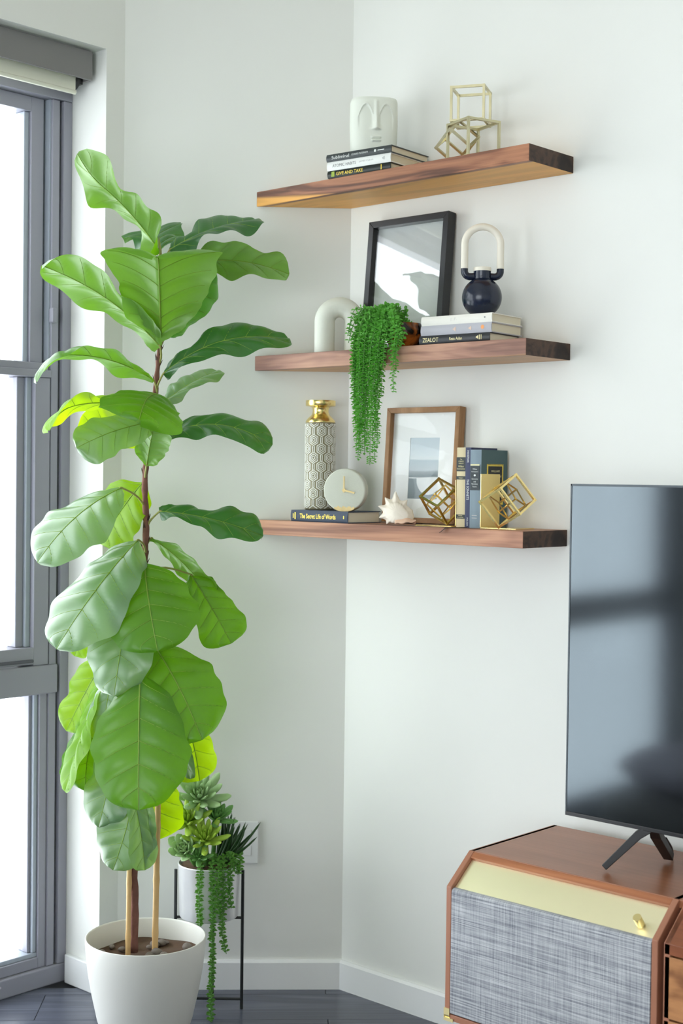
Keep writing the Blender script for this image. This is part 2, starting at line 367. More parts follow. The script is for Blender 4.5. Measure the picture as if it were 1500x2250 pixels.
# ---------------------------------------------------------------- room shell
# floor slab, and the planks that lie in view one by one
fl = MB().box(WX - .25, XE, YB - .25, YR + .1, -.1, -.0085).build('floor', M['joint']); struct(fl)
room = [(CX, YR), (WX, YR - (CX - WX) * -1 if False else YR - (CX - WX)), (WX, 2.352), (-3.2, 2.352), (-3.2, WIN[0][0]), (WX, WIN[0][0]), (WX, YB), (XE, YB), (XE, YR)]
conv = [(CX, YR), (-3.2, YR - (CX + 3.2)), (-3.2, YB), (XE, YB), (XE, YR)]
def clip(poly, a, b):
    out = []
    def side(p): return (b[0] - a[0]) * (p[1] - a[1]) - (b[1] - a[1]) * (p[0] - a[0])
    for i in range(len(poly)):
        p, q = poly[i], poly[(i + 1) % len(poly)]; sp, sq = side(p), side(q)
        if sp >= 0: out.append(p)
        if sp * sq < 0:
            t = sp / (sp - sq); out.append((p[0] + (q[0] - p[0]) * t, p[1] + (q[1] - p[1]) * t))
    return out
E1 = Vector((math.sqrt(.5), math.sqrt(.5))); E2 = Vector((-math.sqrt(.5), math.sqrt(.5)))
PW, PLN, GAP = .178, 1.22, .0016
rowbase = Vector((-2.528, 2.596)).dot(E2)
def plank_poly(a0, a1, b0, b1):
    return [tuple(E1 * a + E2 * b) for a, b in ((a0, b0), (a1, b0), (a1, b1), (a0, b1))]
far = MB()
for r in range(-36, 4):
    off = (-2.618 * E1.x + 2.802 * E1.y) if r % 2 == 1 else (-2.618 * E1.x + 2.802 * E1.y) + .47
    for k in range(-6, 7):
        a0 = off + k * PLN; b0 = rowbase + r * PW
        p = plank_poly(a0 + GAP / 2, a0 + PLN - GAP / 2, b0 + GAP / 2, b0 + PW - GAP / 2)
        for i in range(len(conv)):
            p = clip(p, conv[i], conv[(i + 1) % len(conv)])
            if len(p) < 3: break
        if len(p) < 3: continue
        c = sum((Vector(q) for q in p), Vector((0, 0))) / len(p)
        if c.x * CF0.x + c.y * CF0.y > 2.6 and -1.5 < c.x * CR0.x + c.y * CR0.y < 1.2:
            o = Vector((c.x, c.y, 0)); mbp = MB().prism(p, -.0085, 0.0)
            # plank grain runs along the plank: store the mesh in the plank's own axes
            rot = Matrix.Rotation(-PI / 4, 4, 'Z')
            me_v = [rot @ (v - o) for v in mbp.v]; mbp.v = me_v
            ob = mbp.build('plank', M['floor'], fl, bevel=.0008, seg=1)
            ob.location = o; ob.rotation_euler = (0, 0, PI / 4)
        else:
            far.prism(p, -.0085, 0.0)
fp = far.build('floor_planks_beyond', M['floor'], fl); fp['kind'] = 'stuff'
# walls
def wall(name, mb): return struct(mb.build(name, M['wall']))
wall('wall_right', MB().box(CX, XE + .1, YR, YR + .12, 0, ZC))
nW = Vector((-math.sqrt(.5), math.sqrt(.5)))
wall('wall_corner', MB().prism([(CX, YR), (WX, YR - (CX - WX)), (WX + nW.x * .12, YR - (CX - WX) + nW.y * .12), (CX, YR + .17)], 0, ZC))
ww = MB(); XO = -3.28
ww.prism([(XO, WIN[0][1]), (WX, WIN[0][1]), (WX, YR - (CX - WX)), (XO, YR - (CX - WX) + .2)], 0, ZC)
ww.box(XO, WX, WIN[1][1], WIN[0][0], 0, ZC); ww.box(XO, WX, YB, WIN[1][0], 0, ZC)
for a, b in WIN: ww.box(XO, WX, a, b, WTOP, ZC)
wall('wall_left', ww)
wb = MB(); wb.box(XO, BWIN[0], YB - .25, YB, 0, ZC); wb.box(BWIN[1], XE + .1, YB - .25, YB, 0, ZC); wb.box(BWIN[0], BWIN[1], YB - .25, YB, WTOP, ZC)
wall('wall_back', wb)
wall('wall_side', MB().box(XE, XE + .1, YB, YR, 0, ZC))
struct(MB().box(XO, XE + .1, YB - .25, YR + .12, ZC, ZC + .1).build('ceiling', M['ceiling']))
# baseboards: profile with a small top slope
BH, BT = .079, .014
def baseboard(name, pts):
    mb = MB()
    for (x0, y0), (x1, y1) in zip(pts[:-1], pts[1:]):
        d = Vector((x1 - x0, y1 - y0)).normalized(); n = Vector((d.y, -d.x))        # n points into the room
        prof = [(0, 0), (BT, 0), (BT, BH - .006), (BT * .55, BH), (0, BH)]
        k = len(prof)
        vs = []
        for (bx, by), e in (((x0, y0), -1), ((x1, y1), 1)):
            for o, h in prof: vs.append((bx + n.x * o - d.x * o * 0.41 * e * (1 if name != 'x' else 0), by + n.y * o - d.y * o * 0.41 * e, h))
        mb.add(vs, [tuple(range(k)), tuple(range(k, 2 * k))[::-1]] + [(i, k + i, k + (i + 1) % k, (i + 1) % k) for i in range(k)])
    return struct(mb.build(name, M['base']))
CW = (WX, YR - (CX - WX))
baseboard('baseboard_right', [(CX, YR), (XE, YR)])
baseboard('baseboard_corner', [CW, (CX, YR)])
bl = MB().box(WX, WX + BT, 2.338, CW[1] + .005, 0, BH).box(-3.165, WX + BT, 2.338, 2.352, 0, BH)
struct(bl.build('baseboard_window', M['base'], bevel=.003))

# ---------------------------------------------------------------- windows
def window(name, y0, y1, nunits):
    root = holder(name, (0, 0, 0))
    F0 = -3.175                                            # room face of the outer frame
    def bx(nm, mat, *a, bevel=.002): return MB().box(*a).build(nm, M[mat], root, bevel=bevel)
    bx('frame_rail', 'winframe', -3.27, F0, y0, y1, 0.0, .052, bevel=.004)       # bottom rail
    bx('frame_rail', 'winframe', -3.27, F0, y0, y1, 2.40, WTOP)
    uw = (y1 - y0) / nunits
    for u in range(nunits):
        a, b = y0 + u * uw, y0 + (u + 1) * uw
        for s, e in ((1, b), (-1, a)):
            def ys(p, q): return tuple(sorted((e - s * p, e - s * q)))
            bx('frame_jamb', 'winframe', -3.27, F0 - .0006, *ys(0, .028), .0525, 2.399)
            bx('frame_groove', 'gasket', -3.268, F0 - .02, *ys(.028, .037), .0525, 2.399, bevel=0)
            bx('frame_stop', 'winframe', -3.268, F0 - .006, *ys(.037, .060), .0525, 2.399)
            bx('track', 'winbead', -3.27, F0 - .014, *ys(.060, .064), 1.70, 2.399, bevel=0)
            # upper fixed sash
            bx('sash_stile', 'winframe', -3.262, F0 - .03, *ys(.072, .112), 1.693, 2.399)
            bx('track_groove', 'gasket', -3.262, F0 - .045, *ys(.064, .072), 1.693, 2.399, bevel=0)
            bx('glazing_bead', 'winbead', -3.258, F0 - .04, *ys(.1125, .128), 1.693, 2.3595)
            # lower opening sash, nearer the room
            bx('sash_stile', 'winframe', -3.25, F0 - .004, *ys(.064, .112), .8785, 1.6515)
            bx('glazing_bead', 'winbead', -3.25, F0 - .02, *ys(.1125, .128), .9285, 1.6515)
            bx('glazing_bead', 'winframe', -3.25, F0 - .03, *ys(.1285, .152), .9285, 1.6515)
            # bottom light
            bx('sash_stile', 'winframe', -3.25, F0 - .012, *ys(.0605, .085), .0525, .7995)
            bx('glazing_bead', 'winbead', -3.25, F0 - .02, *ys(.0855, .098), .0945, .7995)
            bx('glazing_bead', 'winframe', -3.25, F0 - .03, *ys(.0985, .108), .0945, .7995)
        yi0, yi1 = a + .064, b - .064
        bx('transom', 'winframe', -3.262, F0 + .002, yi0, yi1, 1.652, 1.672)
        bx('transom', 'winframe', -3.262, F0 - .012, yi0, yi1, 1.672, 1.692)
        bx('sash_rail', 'winframe', -3.249, F0 - .005, a + .11, b - .11, .882, .928)
        bx('sash_lift', 'gasket', -3.25, F0 + .002, yi0 + .05, yi1 - .05, .888, .896)
        bx('transom', 'winframe', -3.27, F0 + .003, a + .037, b - .037, .800, .878, bevel=.004)
        bx('sash_rail', 'winframe', -3.249, F0 - .0125, a + .084, b - .084, .053, .082)
        bx('glazing_bead', 'winbead', -3.25, F0 - .02, yi0 + .02, yi1 - .02, .082, .094)
        bx('sash_rail', 'winframe', -3.261, F0 - .0305, a + .111, b - .111, 2.36, 2.399)
        bx('latch', 'winframe', F0 - .012, F0 + .008, b - .066, b - .050, 1.80, 1.84, bevel=.004)
        for z0, z1, x in ((1.69, 2.37, -3.235), (.925, 1.655, -3.225), (.09, .80, -3.225)):
            MB().box(x - .002, x + .002, a + .105, b - .105, z0, z1).build('pane', M['pane'], root)
    return root
window('window_1', WIN[0][0], WIN[0][1], 2)
window('window_2', WIN[1][0], WIN[1][1], 2)
def added_back_window():  # unseen window put in behind the viewer for extra daylight
    root = holder('fill_window'); y = YB - .12
    MB().box(BWIN[0], BWIN[1], y - .05, y, 0, .06).build('frame_rail', M['winframe'], root)
    MB().box(BWIN[0], BWIN[1], y - .05, y, WTOP - .06, WTOP).build('frame_rail', M['winframe'], root)
    n = 4
    for i in range(n + 1):
        x = BWIN[0] + (BWIN[1] - BWIN[0]) * i / n
        MB().box(max(BWIN[0], x - .04), min(BWIN[1], x + .04), y - .05, y + .003, .0, WTOP).build('mullion', M['winframe'], root)
    for i in range(n):
        x0 = BWIN[0] + (BWIN[1] - BWIN[0]) * i / n + .04; x1 = x0 + (BWIN[1] - BWIN[0]) / n - .08
        MB().box(x0, x1, y - .03, y - .026, .06, WTOP - .06).build('pane', M['pane'], root)
added_back_window()

# roller blind in the window recess
def blind(y0, y1, label):
    t = thing('roller_blind', label, 'blind', (-3.10, (y0 + y1) / 2, 2.39))
    o = Vector(t.location)
    def bd(mb, nm, mat, **k):
        mb.v = [v - o for v in mb.v]; return mb.build(nm, M[mat], t, **k)
    bd(MB().box(-3.075, -3.065, y0 + .018, y1 - .018, 2.436, 2.512), 'valance', 'valance', bevel=.002)
    for e0, e1 in ((y1 - .024, y1 - .018), (y0 + .018, y0 + .024)): bd(MB().box(-3.15, -3.075, e0, e1, 2.436, 2.512), 'valance_return', 'valance')
    n = 24
    # cloth wound on the tube and a short drop, ending in the hem
    bd(MB().tube([(-3.125, y0 + .05, 2.448), (-3.125, y1 - .05, 2.448)], .030, 28), 'cloth_roll', 'fabric_blind', smooth=40)
    bd(MB().box(-3.098, -3.0965, y0 + .05, y1 - .05, 2.404, 2.45), 'cloth_drop', 'fabric_blind')
    bd(MB().tube([(-3.0975, y0 + .05, 2.404), (-3.0975, y1 - .05, 2.404)], .006, 12), 'hem_bar', 'fabric_blind', smooth=40)
    for e0, e1 in ((y1 - .05, y1 - .035), (y0 + .05, y0 + .035)): bd(MB().tube([(-3.125, e0, 2.448), (-3.125, e1, 2.448)], .033, 24), 'end_cap', 'black', smooth=40)
    for e0, e1 in ((y1 - .036, y1 - .024), (y0 + .024, y0 + .036)): bd(MB().box(-3.14, -3.10, e0, e1, 2.43, 2.47), 'bracket', 'black')
blind(WIN[0][0], WIN[0][1], 'grey valance with rolled up cream roller blind above the window by the fig tree')
blind(WIN[1][0], WIN[1][1], 'grey valance with cream roller blind above the window behind the sofa')

# outlet behind the succulents
_t = ray(538, 1850); oc = ORG + _t * ((CX - YR) / (_t.x - _t.y))
t = thing('wall_outlet', 'white plastic wall outlet plate behind the succulent planter', 'outlet', (oc.x, oc.y, oc.z), PI / 4)
MB().box(-.037, .037, -.007, -.0005, -.058, .058).build('plate', M['outlet'], t, bevel=.003)
for dz in (-.022, .022): MB().box(-.017, .017, -.0085, -.006, dz - .014, dz + .014).build('socket', M['outlet'], t, bevel=.002)

# ---------------------------------------------------------------- floating shelves
Z1, Z2, Z3, TH, YF, XR = 2.1575, 1.7177, 1.2775, .0392, YR - .1809, -1.8906
SL = CX - (YR - YF)                                       # x of the front corner on the angled wall
def shelf(z, mat, label):
    o = Vector((-2.2, YF, z - TH / 2)); e = .0015
    mb = MB()
    pts = [(SL + e, YF), (XR, YF), (XR, YR - e), (CX + e, YR - e)]
    mb.prism(pts, z - TH, z)
    mb.m = [1 if i == 3 else 0 for i in range(len(mb.f))]
    ob = mb.build('floating_shelf', [M[mat], M['walnut_end']], origin=o, bevel=.0012)
    return tag(ob, label, 'shelf', 'floating walnut shelves on the wall')
shelf(Z1, 'walnut1', 'highest floating walnut shelf, pale golden wood on its underside')
shelf(Z2, 'walnut2', 'middle floating walnut shelf, carrying the black picture frame')
shelf(Z3, 'walnut3', 'lowest floating walnut shelf with two knots in its front edge')

# ---------------------------------------------------------------- lettering
def text(body, parent, mat, frame, w=None, h=None, name='lettering', off=0.0, ext=.0002, align='CENTER'):
    """flat lettering; frame = (origin, x direction, y direction) in the parent's space; scaled to w and h"""
    cu = bpy.data.curves.new(name, 'FONT'); cu.body = body; cu.size = 1; cu.align_x = align; cu.align_y = 'CENTER'; cu.offset = off; cu.resolution_u = 3
    ob = bpy.data.objects.new(name, cu); COL.objects.link(ob)
    me = bpy.data.meshes.new_from_object(ob.evaluated_get(bpy.context.evaluated_depsgraph_get()))
    bpy.data.objects.remove(ob); bpy.data.curves.remove(cu)
    xs = [v.co.x for v in me.vertices]; ys = [v.co.y for v in me.vertices]
    if not xs: return
    cx, cy = (min(xs) + max(xs)) / 2, (min(ys) + max(ys)) / 2; bw, bh = max(xs) - min(xs), max(ys) - min(ys)
    sx = (w / bw) if w else h / bh; sy = (h / bh) if h else sx
    O, X, Y = (Vector(a) for a in frame); Zn = X.cross(Y)
    for v in me.vertices:
        p = O + X * ((v.co.x - cx) * sx) + Y * ((v.co.y - cy) * sy) + Zn * ext; v.co = p
    me.name = name; me.materials.clear(); me.materials.append(mat)
    t_ = bpy.data.objects.new(name, me); COL.objects.link(t_); t_.parent = parent
    return t_
def mark(parent, mat, frame, w, h, name='print_mark', shape='box', ext=.00025):
    O, X, Y = (Vector(a) for a in frame); Zn = X.cross(Y); mb = MB()
    if shape == 'box': pts = [(-.5, -.5), (.5, -.5), (.5, .5), (-.5, .5)]
    elif shape == 'tri': pts = [(-.5, 0), (.5, -.5), (.5, .5)]
    else: pts = [(.5 * math.cos(2 * PI * i / 16), .5 * math.sin(2 * PI * i / 16)) for i in range(16)]
    n = len(pts)
    vs = [O + X * (a * w) + Y * (b * h) + Zn * e for e in (0, ext) for a, b in pts]
    mb.add(vs, [tuple(range(n))[::-1], tuple(range(n, 2 * n))] + [(i, (i + 1) % n, n + (i + 1) % n, n + i) for i in range(n)])
    return mb.build(name, mat, parent)

# ---------------------------------------------------------------- books
def book(name, label, L, D, T, mat, loc, rz=0, upright=False, pages=None, group=None, board=.0022, round_=.003, spine_mat=None):
    """closed hardback. lying: length along x, spine towards -y, thickness up. upright: length up, thickness along x."""
    t = thing(name, label, 'book', loc, rz, group)
    X = (lambda a, b, c: (c, b, a)) if upright else (lambda a, b, c: (a, b, c))
    # cover: C-shaped section (thickness c, depth b) extruded along a
    sec = [(D, 0), (D, board), (.004, board)]
    sec += [(.0032, board), (.0032, T - board)]
    sec += [(.004, T - board), (D, T - board), (D, T)]
    arc = [(round_ * (1 - math.sin(PI * i / 8)) * 1.0, T - T * i / 8) for i in range(9)]
    sec += arc
    n = len(sec); mb = MB()
    vs = [X(a, b, c) for a in (0, L) for b, c in sec]
    def capfaces(o):
        # outer strip quads: lower board, spine, upper board (avoids a concave n-gon)
        m = n - 1
        lowb = [0, 1, 2, n - 1]
        return [tuple(o + i for i in lowb), tuple(o + i for i in (5, 6, 7, 8)), tuple(o + i for i in [2, 3, 4, 5] + list(range(8, n)))]
    mb.add(vs, capfaces(0) + capfaces(n) + [(i, (i + 1) % n, n + (i + 1) % n, n + i) for i in range(n)])
    if spine_mat:
        for i in range(len(mb.f)):
            f = mb.f[i]
            if len(f) == 4 and all((k % n) >= 8 for k in f): mb.m[i] = 1
    cover = mb.build('cover', [mat, spine_mat or mat], t, smooth=40)
    e = .003
    pv = MB().box(e, L - e, .0033, D - e, board, T - board); pv.v = [Vector(X(*p)) for p in pv.v]
    pv.build('pages', pages or M['pages'], t)
    return t
def sf(a, c):                                             # lying book: frame on the spine at length a, height c
    return ((a, -.0002, c), (1, 0, 0), (0, 0, 1))
cream = colmat(232, 222, 170, .5, 0); goldtx = plain('gold_foil', rgb(232, 204, 84), .35, .3); whitetx = plain('white_ink', rgb(226, 230, 228), .6); greytx = plain('grey_ink', rgb(120, 122, 124), .6)
palegrey = plain('pale_ink', rgb(176, 178, 180), .6); orangetx = plain('orange_ink', rgb(238, 160, 96), .5); greenfoil = plain('green_foil', rgb(150, 170, 60), .5)

# three lying books on the top shelf
bx0, by0, brz = -2.512, 2.653, math.radians(4.5)
def on_stack(dx, dy, dz): 
    c, s_ = math.cos(brz), math.sin(brz); return (bx0 + dx * c - dy * s_, by0 + dx * s_ + dy * c, Z1 + dz)
G1 = 'books lying under the face vase'
b = book('hardcover_book', 'black book with gold title lettering, lowest of three under the face vase', .200, .150, .0180, colmat(26, 34, 32, .4), on_stack(.000, .004, 0), brz, group=G1)
text('GIVE AND TAKE', b, goldtx, sf(.072, .0088), .085, .0085, off=.01)
mark(b, greenfoil, sf(.019, .009), .010, .013, 'spine_ornament'); mark(b, goldtx, sf(.172, .009), .003, .013, 'spine_ornament')
b = book('hardcover_book', 'white book with grey title lettering, between two dark books under the face vase', .201, .158, .0225, colmat(236, 238, 236, .5), on_stack(.001, .001, .0181), brz, group=G1)
text('ATOMIC HABITS', b, greytx, sf(.056, .0110), .075, .0075); text('JAMES CLEAR', b, palegrey, sf(.126, .0112), .046, .0045)
mark(b, palegrey, sf(.178, .0115), .004, .008, 'publisher_mark', 'tri'); mark(b, palegrey, sf(.183, .0115), .0012, .008, 'publisher_mark')
b = book('hardcover_book', 'charcoal book with white title lettering, topmost of three under the face vase', .205, .163, .0185, colmat(58, 64, 66, .45), on_stack(.000, -.001, .0407), brz, group=G1, spine_mat=None)
text('Subliminal', b, whitetx, sf(.046, .0088), .056, .0085); text('LEONARD MLODINOW', b, whitetx, sf(.108, .0095), .052, .0045)
mark(b, whitetx, sf(.156, .0095), .007, .007, 'publisher_mark', 'disc'); mark(b, whitetx, sf(.174, .0095), .020, .0022, 'publisher_mark')
ST1 = Z1 + .0593

# three lying books on the middle shelf
G2 = 'books lying under the navy vase'
m0 = Vector((-2.204, 2.668, Z2)); mrz = math.radians(4)
def mid(dx, dy, dz):
    c, s_ = math.cos(mrz), math.sin(mrz); return (m0.x + dx * c - dy * s_, m0.y + dx * s_ + dy * c, Z2 + dz)
b = book('hardcover_book', 'black book with cream title lettering, lowest of three under the navy vase', .202, .130, .0215, colmat(38, 41, 46, .4), mid(-.004, -.002, 0), mrz, group=G2)
text('ZEALOT', b, cream, sf(.034, .0108), .046, .0105, off=.012); text('Reza Aslan', b, cream, sf(.107, .0112), .036, .0072, off=.01)
mark(b, cream, sf(.167, .0112), .007, .009, 'publisher_mark', 'tri'); mark(b, cream, sf(.174, .0112), .0022, .011, 'publisher_mark'); mark(b, cream, sf(.179, .0112), .0016, .011, 'publisher_mark')
b = book('hardcover_book', 'pale grey book with faint orange spine marks, between two others under the navy vase', .202, .138, .0240, colmat(178, 178, 186, .6), mid(-.001, 0, .0216), mrz, group=G2)
mark(b, orangetx, sf(.178, .013), .009, .010, 'publisher_mark', 'disc'); mark(b, plain('faint_orange', rgb(220, 190, 170), .6), sf(.142, .012), .009, .010, 'spine_ornament', 'tri'); mark(b, plain('faint_orange2', rgb(216, 190, 174), .6), sf(.098, .012), .009, .012, 'spine_ornament', 'tri')
b = book('hardcover_book', 'white book with nearly blank spine, topmost of three under the navy vase', .202, .136, .0215, colmat(232, 230, 222, .6), mid(0, 0, .0457), mrz, group=G2)
mark(b, greytx, sf(.183, .0115), .004, .004, 'publisher_mark', 'disc')
text('J. F. ', b, plain('faint_ink', rgb(212, 211, 205), .6), sf(.095, .011), .020, .008)
ST2 = Z2 + .0672

# navy book lying on the lowest shelf
NB = Vector((-2.640, 2.668, Z3))
b = book('hardcover_book', 'dark navy book with gold title lettering, lying under the patterned vase and clock', .203, .128, .0300, colmat(42, 56, 78, .5), NB, 0)
text('The Secret Life of Words', b, goldtx, sf(.098, .0150), .128, .0125, off=.014)
mark(b, goldtx, sf(.017, .015), .004, .018, 'spine_ornament'); mark(b, goldtx, sf(.010, .015), .0025, .012, 'spine_ornament'); mark(b, goldtx, sf(.190, .015), .003, .008, 'spine_ornament')
ST3 = Z3 + .0300

# upright books between the bookends
def uf(x, z): return ((x, -.0003, z), (1, 0, 0), (0, 0, 1))
def uv_(x, z): return ((x, -.0003, z), (0, 0, -1), (1, 0, 0))      # reads downwards
darkbox = colmat(38, 46, 46, .5, 0)
b = book('hardcover_book', 'beige upright book with dark green title blocks on its spine', .1935, .100, .0315, colmat(214, 200, 162, .6), (-2.1430, 2.736, Z3), 0, True)
mark(b, darkbox, uf(.0155, .153), .028, .034, 'title_block'); mark(b, darkbox, uf(.0155, .120), .028, .008, 'title_block'); mark(b, darkbox, uf(.0155, .026), .028, .010, 'title_block')
for s_, z_, w_, h_ in (('The', .1650, .006, .0028), ('COMPLETE', .1600, .016, .0028), ('WORKS OF', .1550, .015, .0028), ('William', .1480, .017, .0048), ('Shakespeare', .1415, .024, .0045)):
    text(s_, b, cream, ((.0155, -.0007, z_), (1, 0, 0), (0, 0, 1)), w_, h_)
text('Volume I', b, cream, ((.0155, -.0007, .120), (1, 0, 0), (0, 0, 1)), .013, .003)
text('Nelson', b, cream, ((.0155, -.0007, .0285), (1, 0, 0), (0, 0, 1)), .012, .0026); text('Doubleday', b, cream, ((.0155, -.0007, .0240), (1, 0, 0), (0, 0, 1)), .019, .0028)
b = book('paperback_book', 'slim navy upright book with white lettering running down the spine', .1935, .105, .0170, colmat(44, 50, 86, .5), (-2.1110, 2.731, Z3), 0, True, board=.0006, round_=.0006)
text('SHAKESPEARE', b, whitetx, uv_(.0085, .172), .030, .0058); text('THE SONNETS', b, whitetx, uv_(.0085, .092), .050, .0070); text('FOLGER', b, whitetx, uv_(.0085, .014), .020, .0040)
MB().add([(.002, -.001, .0006), (.009, -.001, .0006), (.004, -.074, .0006), (-.004, -.070, .0006), (.002, -.001, .0014), (.009, -.001, .0014), (.004, -.074, .0014), (-.004, -.070, .0014)],
         [(0, 3, 2, 1), (4, 5, 6, 7), (0, 1, 5, 4), (1, 2, 6, 5), (2, 3, 7, 6), (3, 0, 4, 7)]).add([(-.004, -.070, .0006), (.004, -.0755, .0006), (-.013, -.079, -.012), (-.0165, -.0765, -.0115)], [(0, 1, 2, 3)]).build('ribbon_bookmark', M['black'], b)
b = book('hardcover_book', 'blue-grey upright book with dark teal board and gold framed black label', .1880, .108, .0330, colmat(66, 92, 94, .55), (-2.0935, 2.725, Z3), 0, True, spine_mat=colmat(122, 140, 152, .55))
mark(b, colmat(30, 42, 48, .5, 0), uf(.0165, .1200), .027, .058, 'title_block'); mark(b, cream, uf(.0165, .1515), .027, .003, 'title_rule')
for s_, z_, w_ in (('William', .1415, .013), ('Shakespeare', .1350, .020), ('Sonnets', .1180, .018), ('and', .1115, .007), ('Narrative', .1060, .018), ('Poems', .0995, .012)):
    text(s_, b, whitetx, ((.0165, -.0007, z_), (1, 0, 0), (0, 0, 1)), w_, .0036)
mark(b, whitetx, ((.0165, -.0006, .1265), (1, 0, 0), (0, 0, 1)), .006, .005, 'spine_ornament', 'disc')
mark(b, palegrey, uf(.0165, .030), .015, .002, 'spine_ornament'); mark(b, palegrey, uf(.0165, .024), .015, .002, 'spine_ornament')
cf = lambda y, z, e=.0002: ((.0330 + e, y, z), (0, 1, 0), (0, 0, 1))
mark(b, goldtx, cf(.058, .105), .066, .098, 'label_border'); mark(b, M['black'], cf(.058, .105, .0005), .056, .088, 'label_panel')
for i in range(12): mark(b, M['black'], cf(.029 + i * .00527, .1525, .0005), .0022, .0022, 'border_tooth')
text('WILLIAM', b, cream, cf(.058, .137, .0008), .034, .0048); text('SHAKESPEARE', b, cream, cf(.058, .1245, .0008), .050, .0046)

# ---------------------------------------------------------------- face vase
def face_vase():
    fx = at(820, 318, 3.655)
    o = Vector((fx.x, fx.y, ST1 + .0002)); R_, Dp, H = .0605, .046, .139
    def g(a, s): return math.exp(-(a / s) ** 2)
    def sm(x, a, b):
        t = max(0, min(1, (x - a) / (b - a))); return t * t * (3 - 2 * t)
    def disp(a, h):
        d = 0.0
        nh = sm(h, .385, .42) * (1 - sm(h, .90, .97))
        wv = .085 + .075 * (1 - sm(h, .38, .56))
        d += nh * g(a, wv) * (.0045 + .0070 * (1 - sm(h, .40, .80)))
        for s in (-1, 1):
            q = ((a - s * .43) / .27) ** 2
            top = .86 - .17 * q
            sock = (1 - sm(h, top - .03, top + .012)) * sm(h, .34, .62) * (1 - sm(abs(a - s * .43), .24, .34))
            d -= sock * .0032
            d += g(h - top - .01, .02) * (1 - sm(abs(a - s * .42), .22, .33)) * .0014
        m = (1 - sm(abs(a), .13, .24))
        d += m * (g(h - .265, .017) * .0042 + g(h - .205, .020) * .0046 - g(h - .235, .008) * .0022)
        return d
    mb = MB()
    nu, nv = 220, 120
    def fn(u, v):
        th = 2 * PI * u - PI / 2; c, s = math.cos(th), math.sin(th)
        k = 2.7
        rr = (abs(c) ** k + abs(s) ** k) ** (-1 / k)
        if v < .03: sc_ = .90 + .1 * math.sin(v / .03 * PI / 2)
        elif v > .93: sc_ = .955 + .045 * math.cos((v - .93) / .07 * PI / 2)
        else: sc_ = 1
        sc_ *= .955 + .045 * math.sin(min(1, v * 1.2) * PI * .72)
        x, y = R_ * c * rr * sc_, Dp * s * rr * sc_
        z = H * v
        if s < 0:
            a = x / R_; y -= disp(a, v) * sm(-s, .05, .4)
        return Vector((x, y, z))
    mb.grid(nu, nv, fn, True)
    # rim and hollow
    top = [fn(i / nu, 1.0) for i in range(nu)]; inn = [Vector((p.x * .9, p.y * .88, H)) for p in top]; low = [Vector((p.x * .88, p.y * .86, H * .6)) for p in top]
    o0 = (nv - 1) * nu; o1 = len(mb.v); mb.v += inn + low
    for i in range(nu):
        j = (i + 1) % nu
        mb.f += [[o0 + i, o0 + j, o1 + j, o1 + i], [o1 + i, o1 + j, o1 + nu + j, o1 + nu + i]]; mb.m += [0, 0]
    mb.f.append([o1 + nu + i for i in range(nu)]); mb.m.append(0); mb.f.append(list(range(nu))[::-1]); mb.m.append(0)
    ob = mb.build('face_vase', M['white_ceramic'], smooth=50); ob.location = o; ob.rotation_euler = (0, 0, YAW + math.radians(7))
    tag(ob, 'matt white vase sculpted with a sleeping face, standing on three books', 'vase')
face_vase()

# ---------------------------------------------------------------- wire cubes on the top shelf
def wire(mb, c, ax, s, r):
    P = {}
    for i in (-1, 1):
        for j in (-1, 1):
            for k in (-1, 1): P[i, j, k] = c + (ax[0] * i + ax[1] * j + ax[2] * k) * (s / 2)
    ks = list(P)
    for a in ks:
        for b_ in ks:
            if a < b_ and sum(x != y for x, y in zip(a, b_)) == 1: 
                d = (P[b_] - P[a]).normalized() * r * .8
                mb.tube([P[a] - d, P[b_] + d], r, 4, hint=[x for i_, x in enumerate(ax) if a[i_] == b_[i_]][0])
    return mb
def unit(v): return v.normalized()
s9 = .088; wr = .0040
t = thing('wire_cube_sculpture', 'sculpture of three stacked open brass wire cubes on the highest shelf', 'sculpture', (-2.075, 2.745, Z1))
o = Vector(t.location)
near = pl(1029, 258, 2, Z1 + s9 + .0035)                     # nearest top corner of the standing cube
ea = unit(cv(-math.sin(math.radians(29)), 0, -math.cos(math.radians(29)))); eb = unit(cv(math.cos(math.radians(29)), 0, -math.sin(math.radians(29))))
cm = near + (ea + eb) * (s9 / 2) - UP * (s9 / 2)
wire(MB(), cm - o, (ea, eb, UP), s9, wr).build('wire_cube', M['wire_brass'], t, smooth=30)
zt = cm.z + s9 / 2 + .007
near = pl(1063, 187, 2, zt + s9 * .9)
ea2 = unit(cv(-math.cos(math.radians(17)), 0, -math.sin(math.radians(17)))); eb2 = unit(cv(math.sin(math.radians(17)), 0, -math.cos(math.radians(17))))
s8 = s9 * .90
cu_ = near + (ea2 + eb2) * (s8 / 2) - UP * (s8 / 2)
wire(MB(), cu_ - o, (ea2, eb2, UP), s8, wr).build('wire_cube', M['wire_brass'], t, smooth=30)
s6 = .0625
A_, B_ = unit(cv(.49, .58, .65)), cv(.76, -.62, 0); B_ = unit(B_ - A_ * B_.dot(A_)); C_ = A_.cross(B_)
if C_.dot(cv(0, 0, -1)) < 0: C_ = -C_
foot = pl(1000, 361, 2, Z1 + .005)
wire(MB(), foot - B_ * s6 + (A_ + B_ + C_) * (s6 / 2) - o, (A_, B_, C_), s6, wr).build('wire_cube', M['wire_brass'], t, smooth=30)

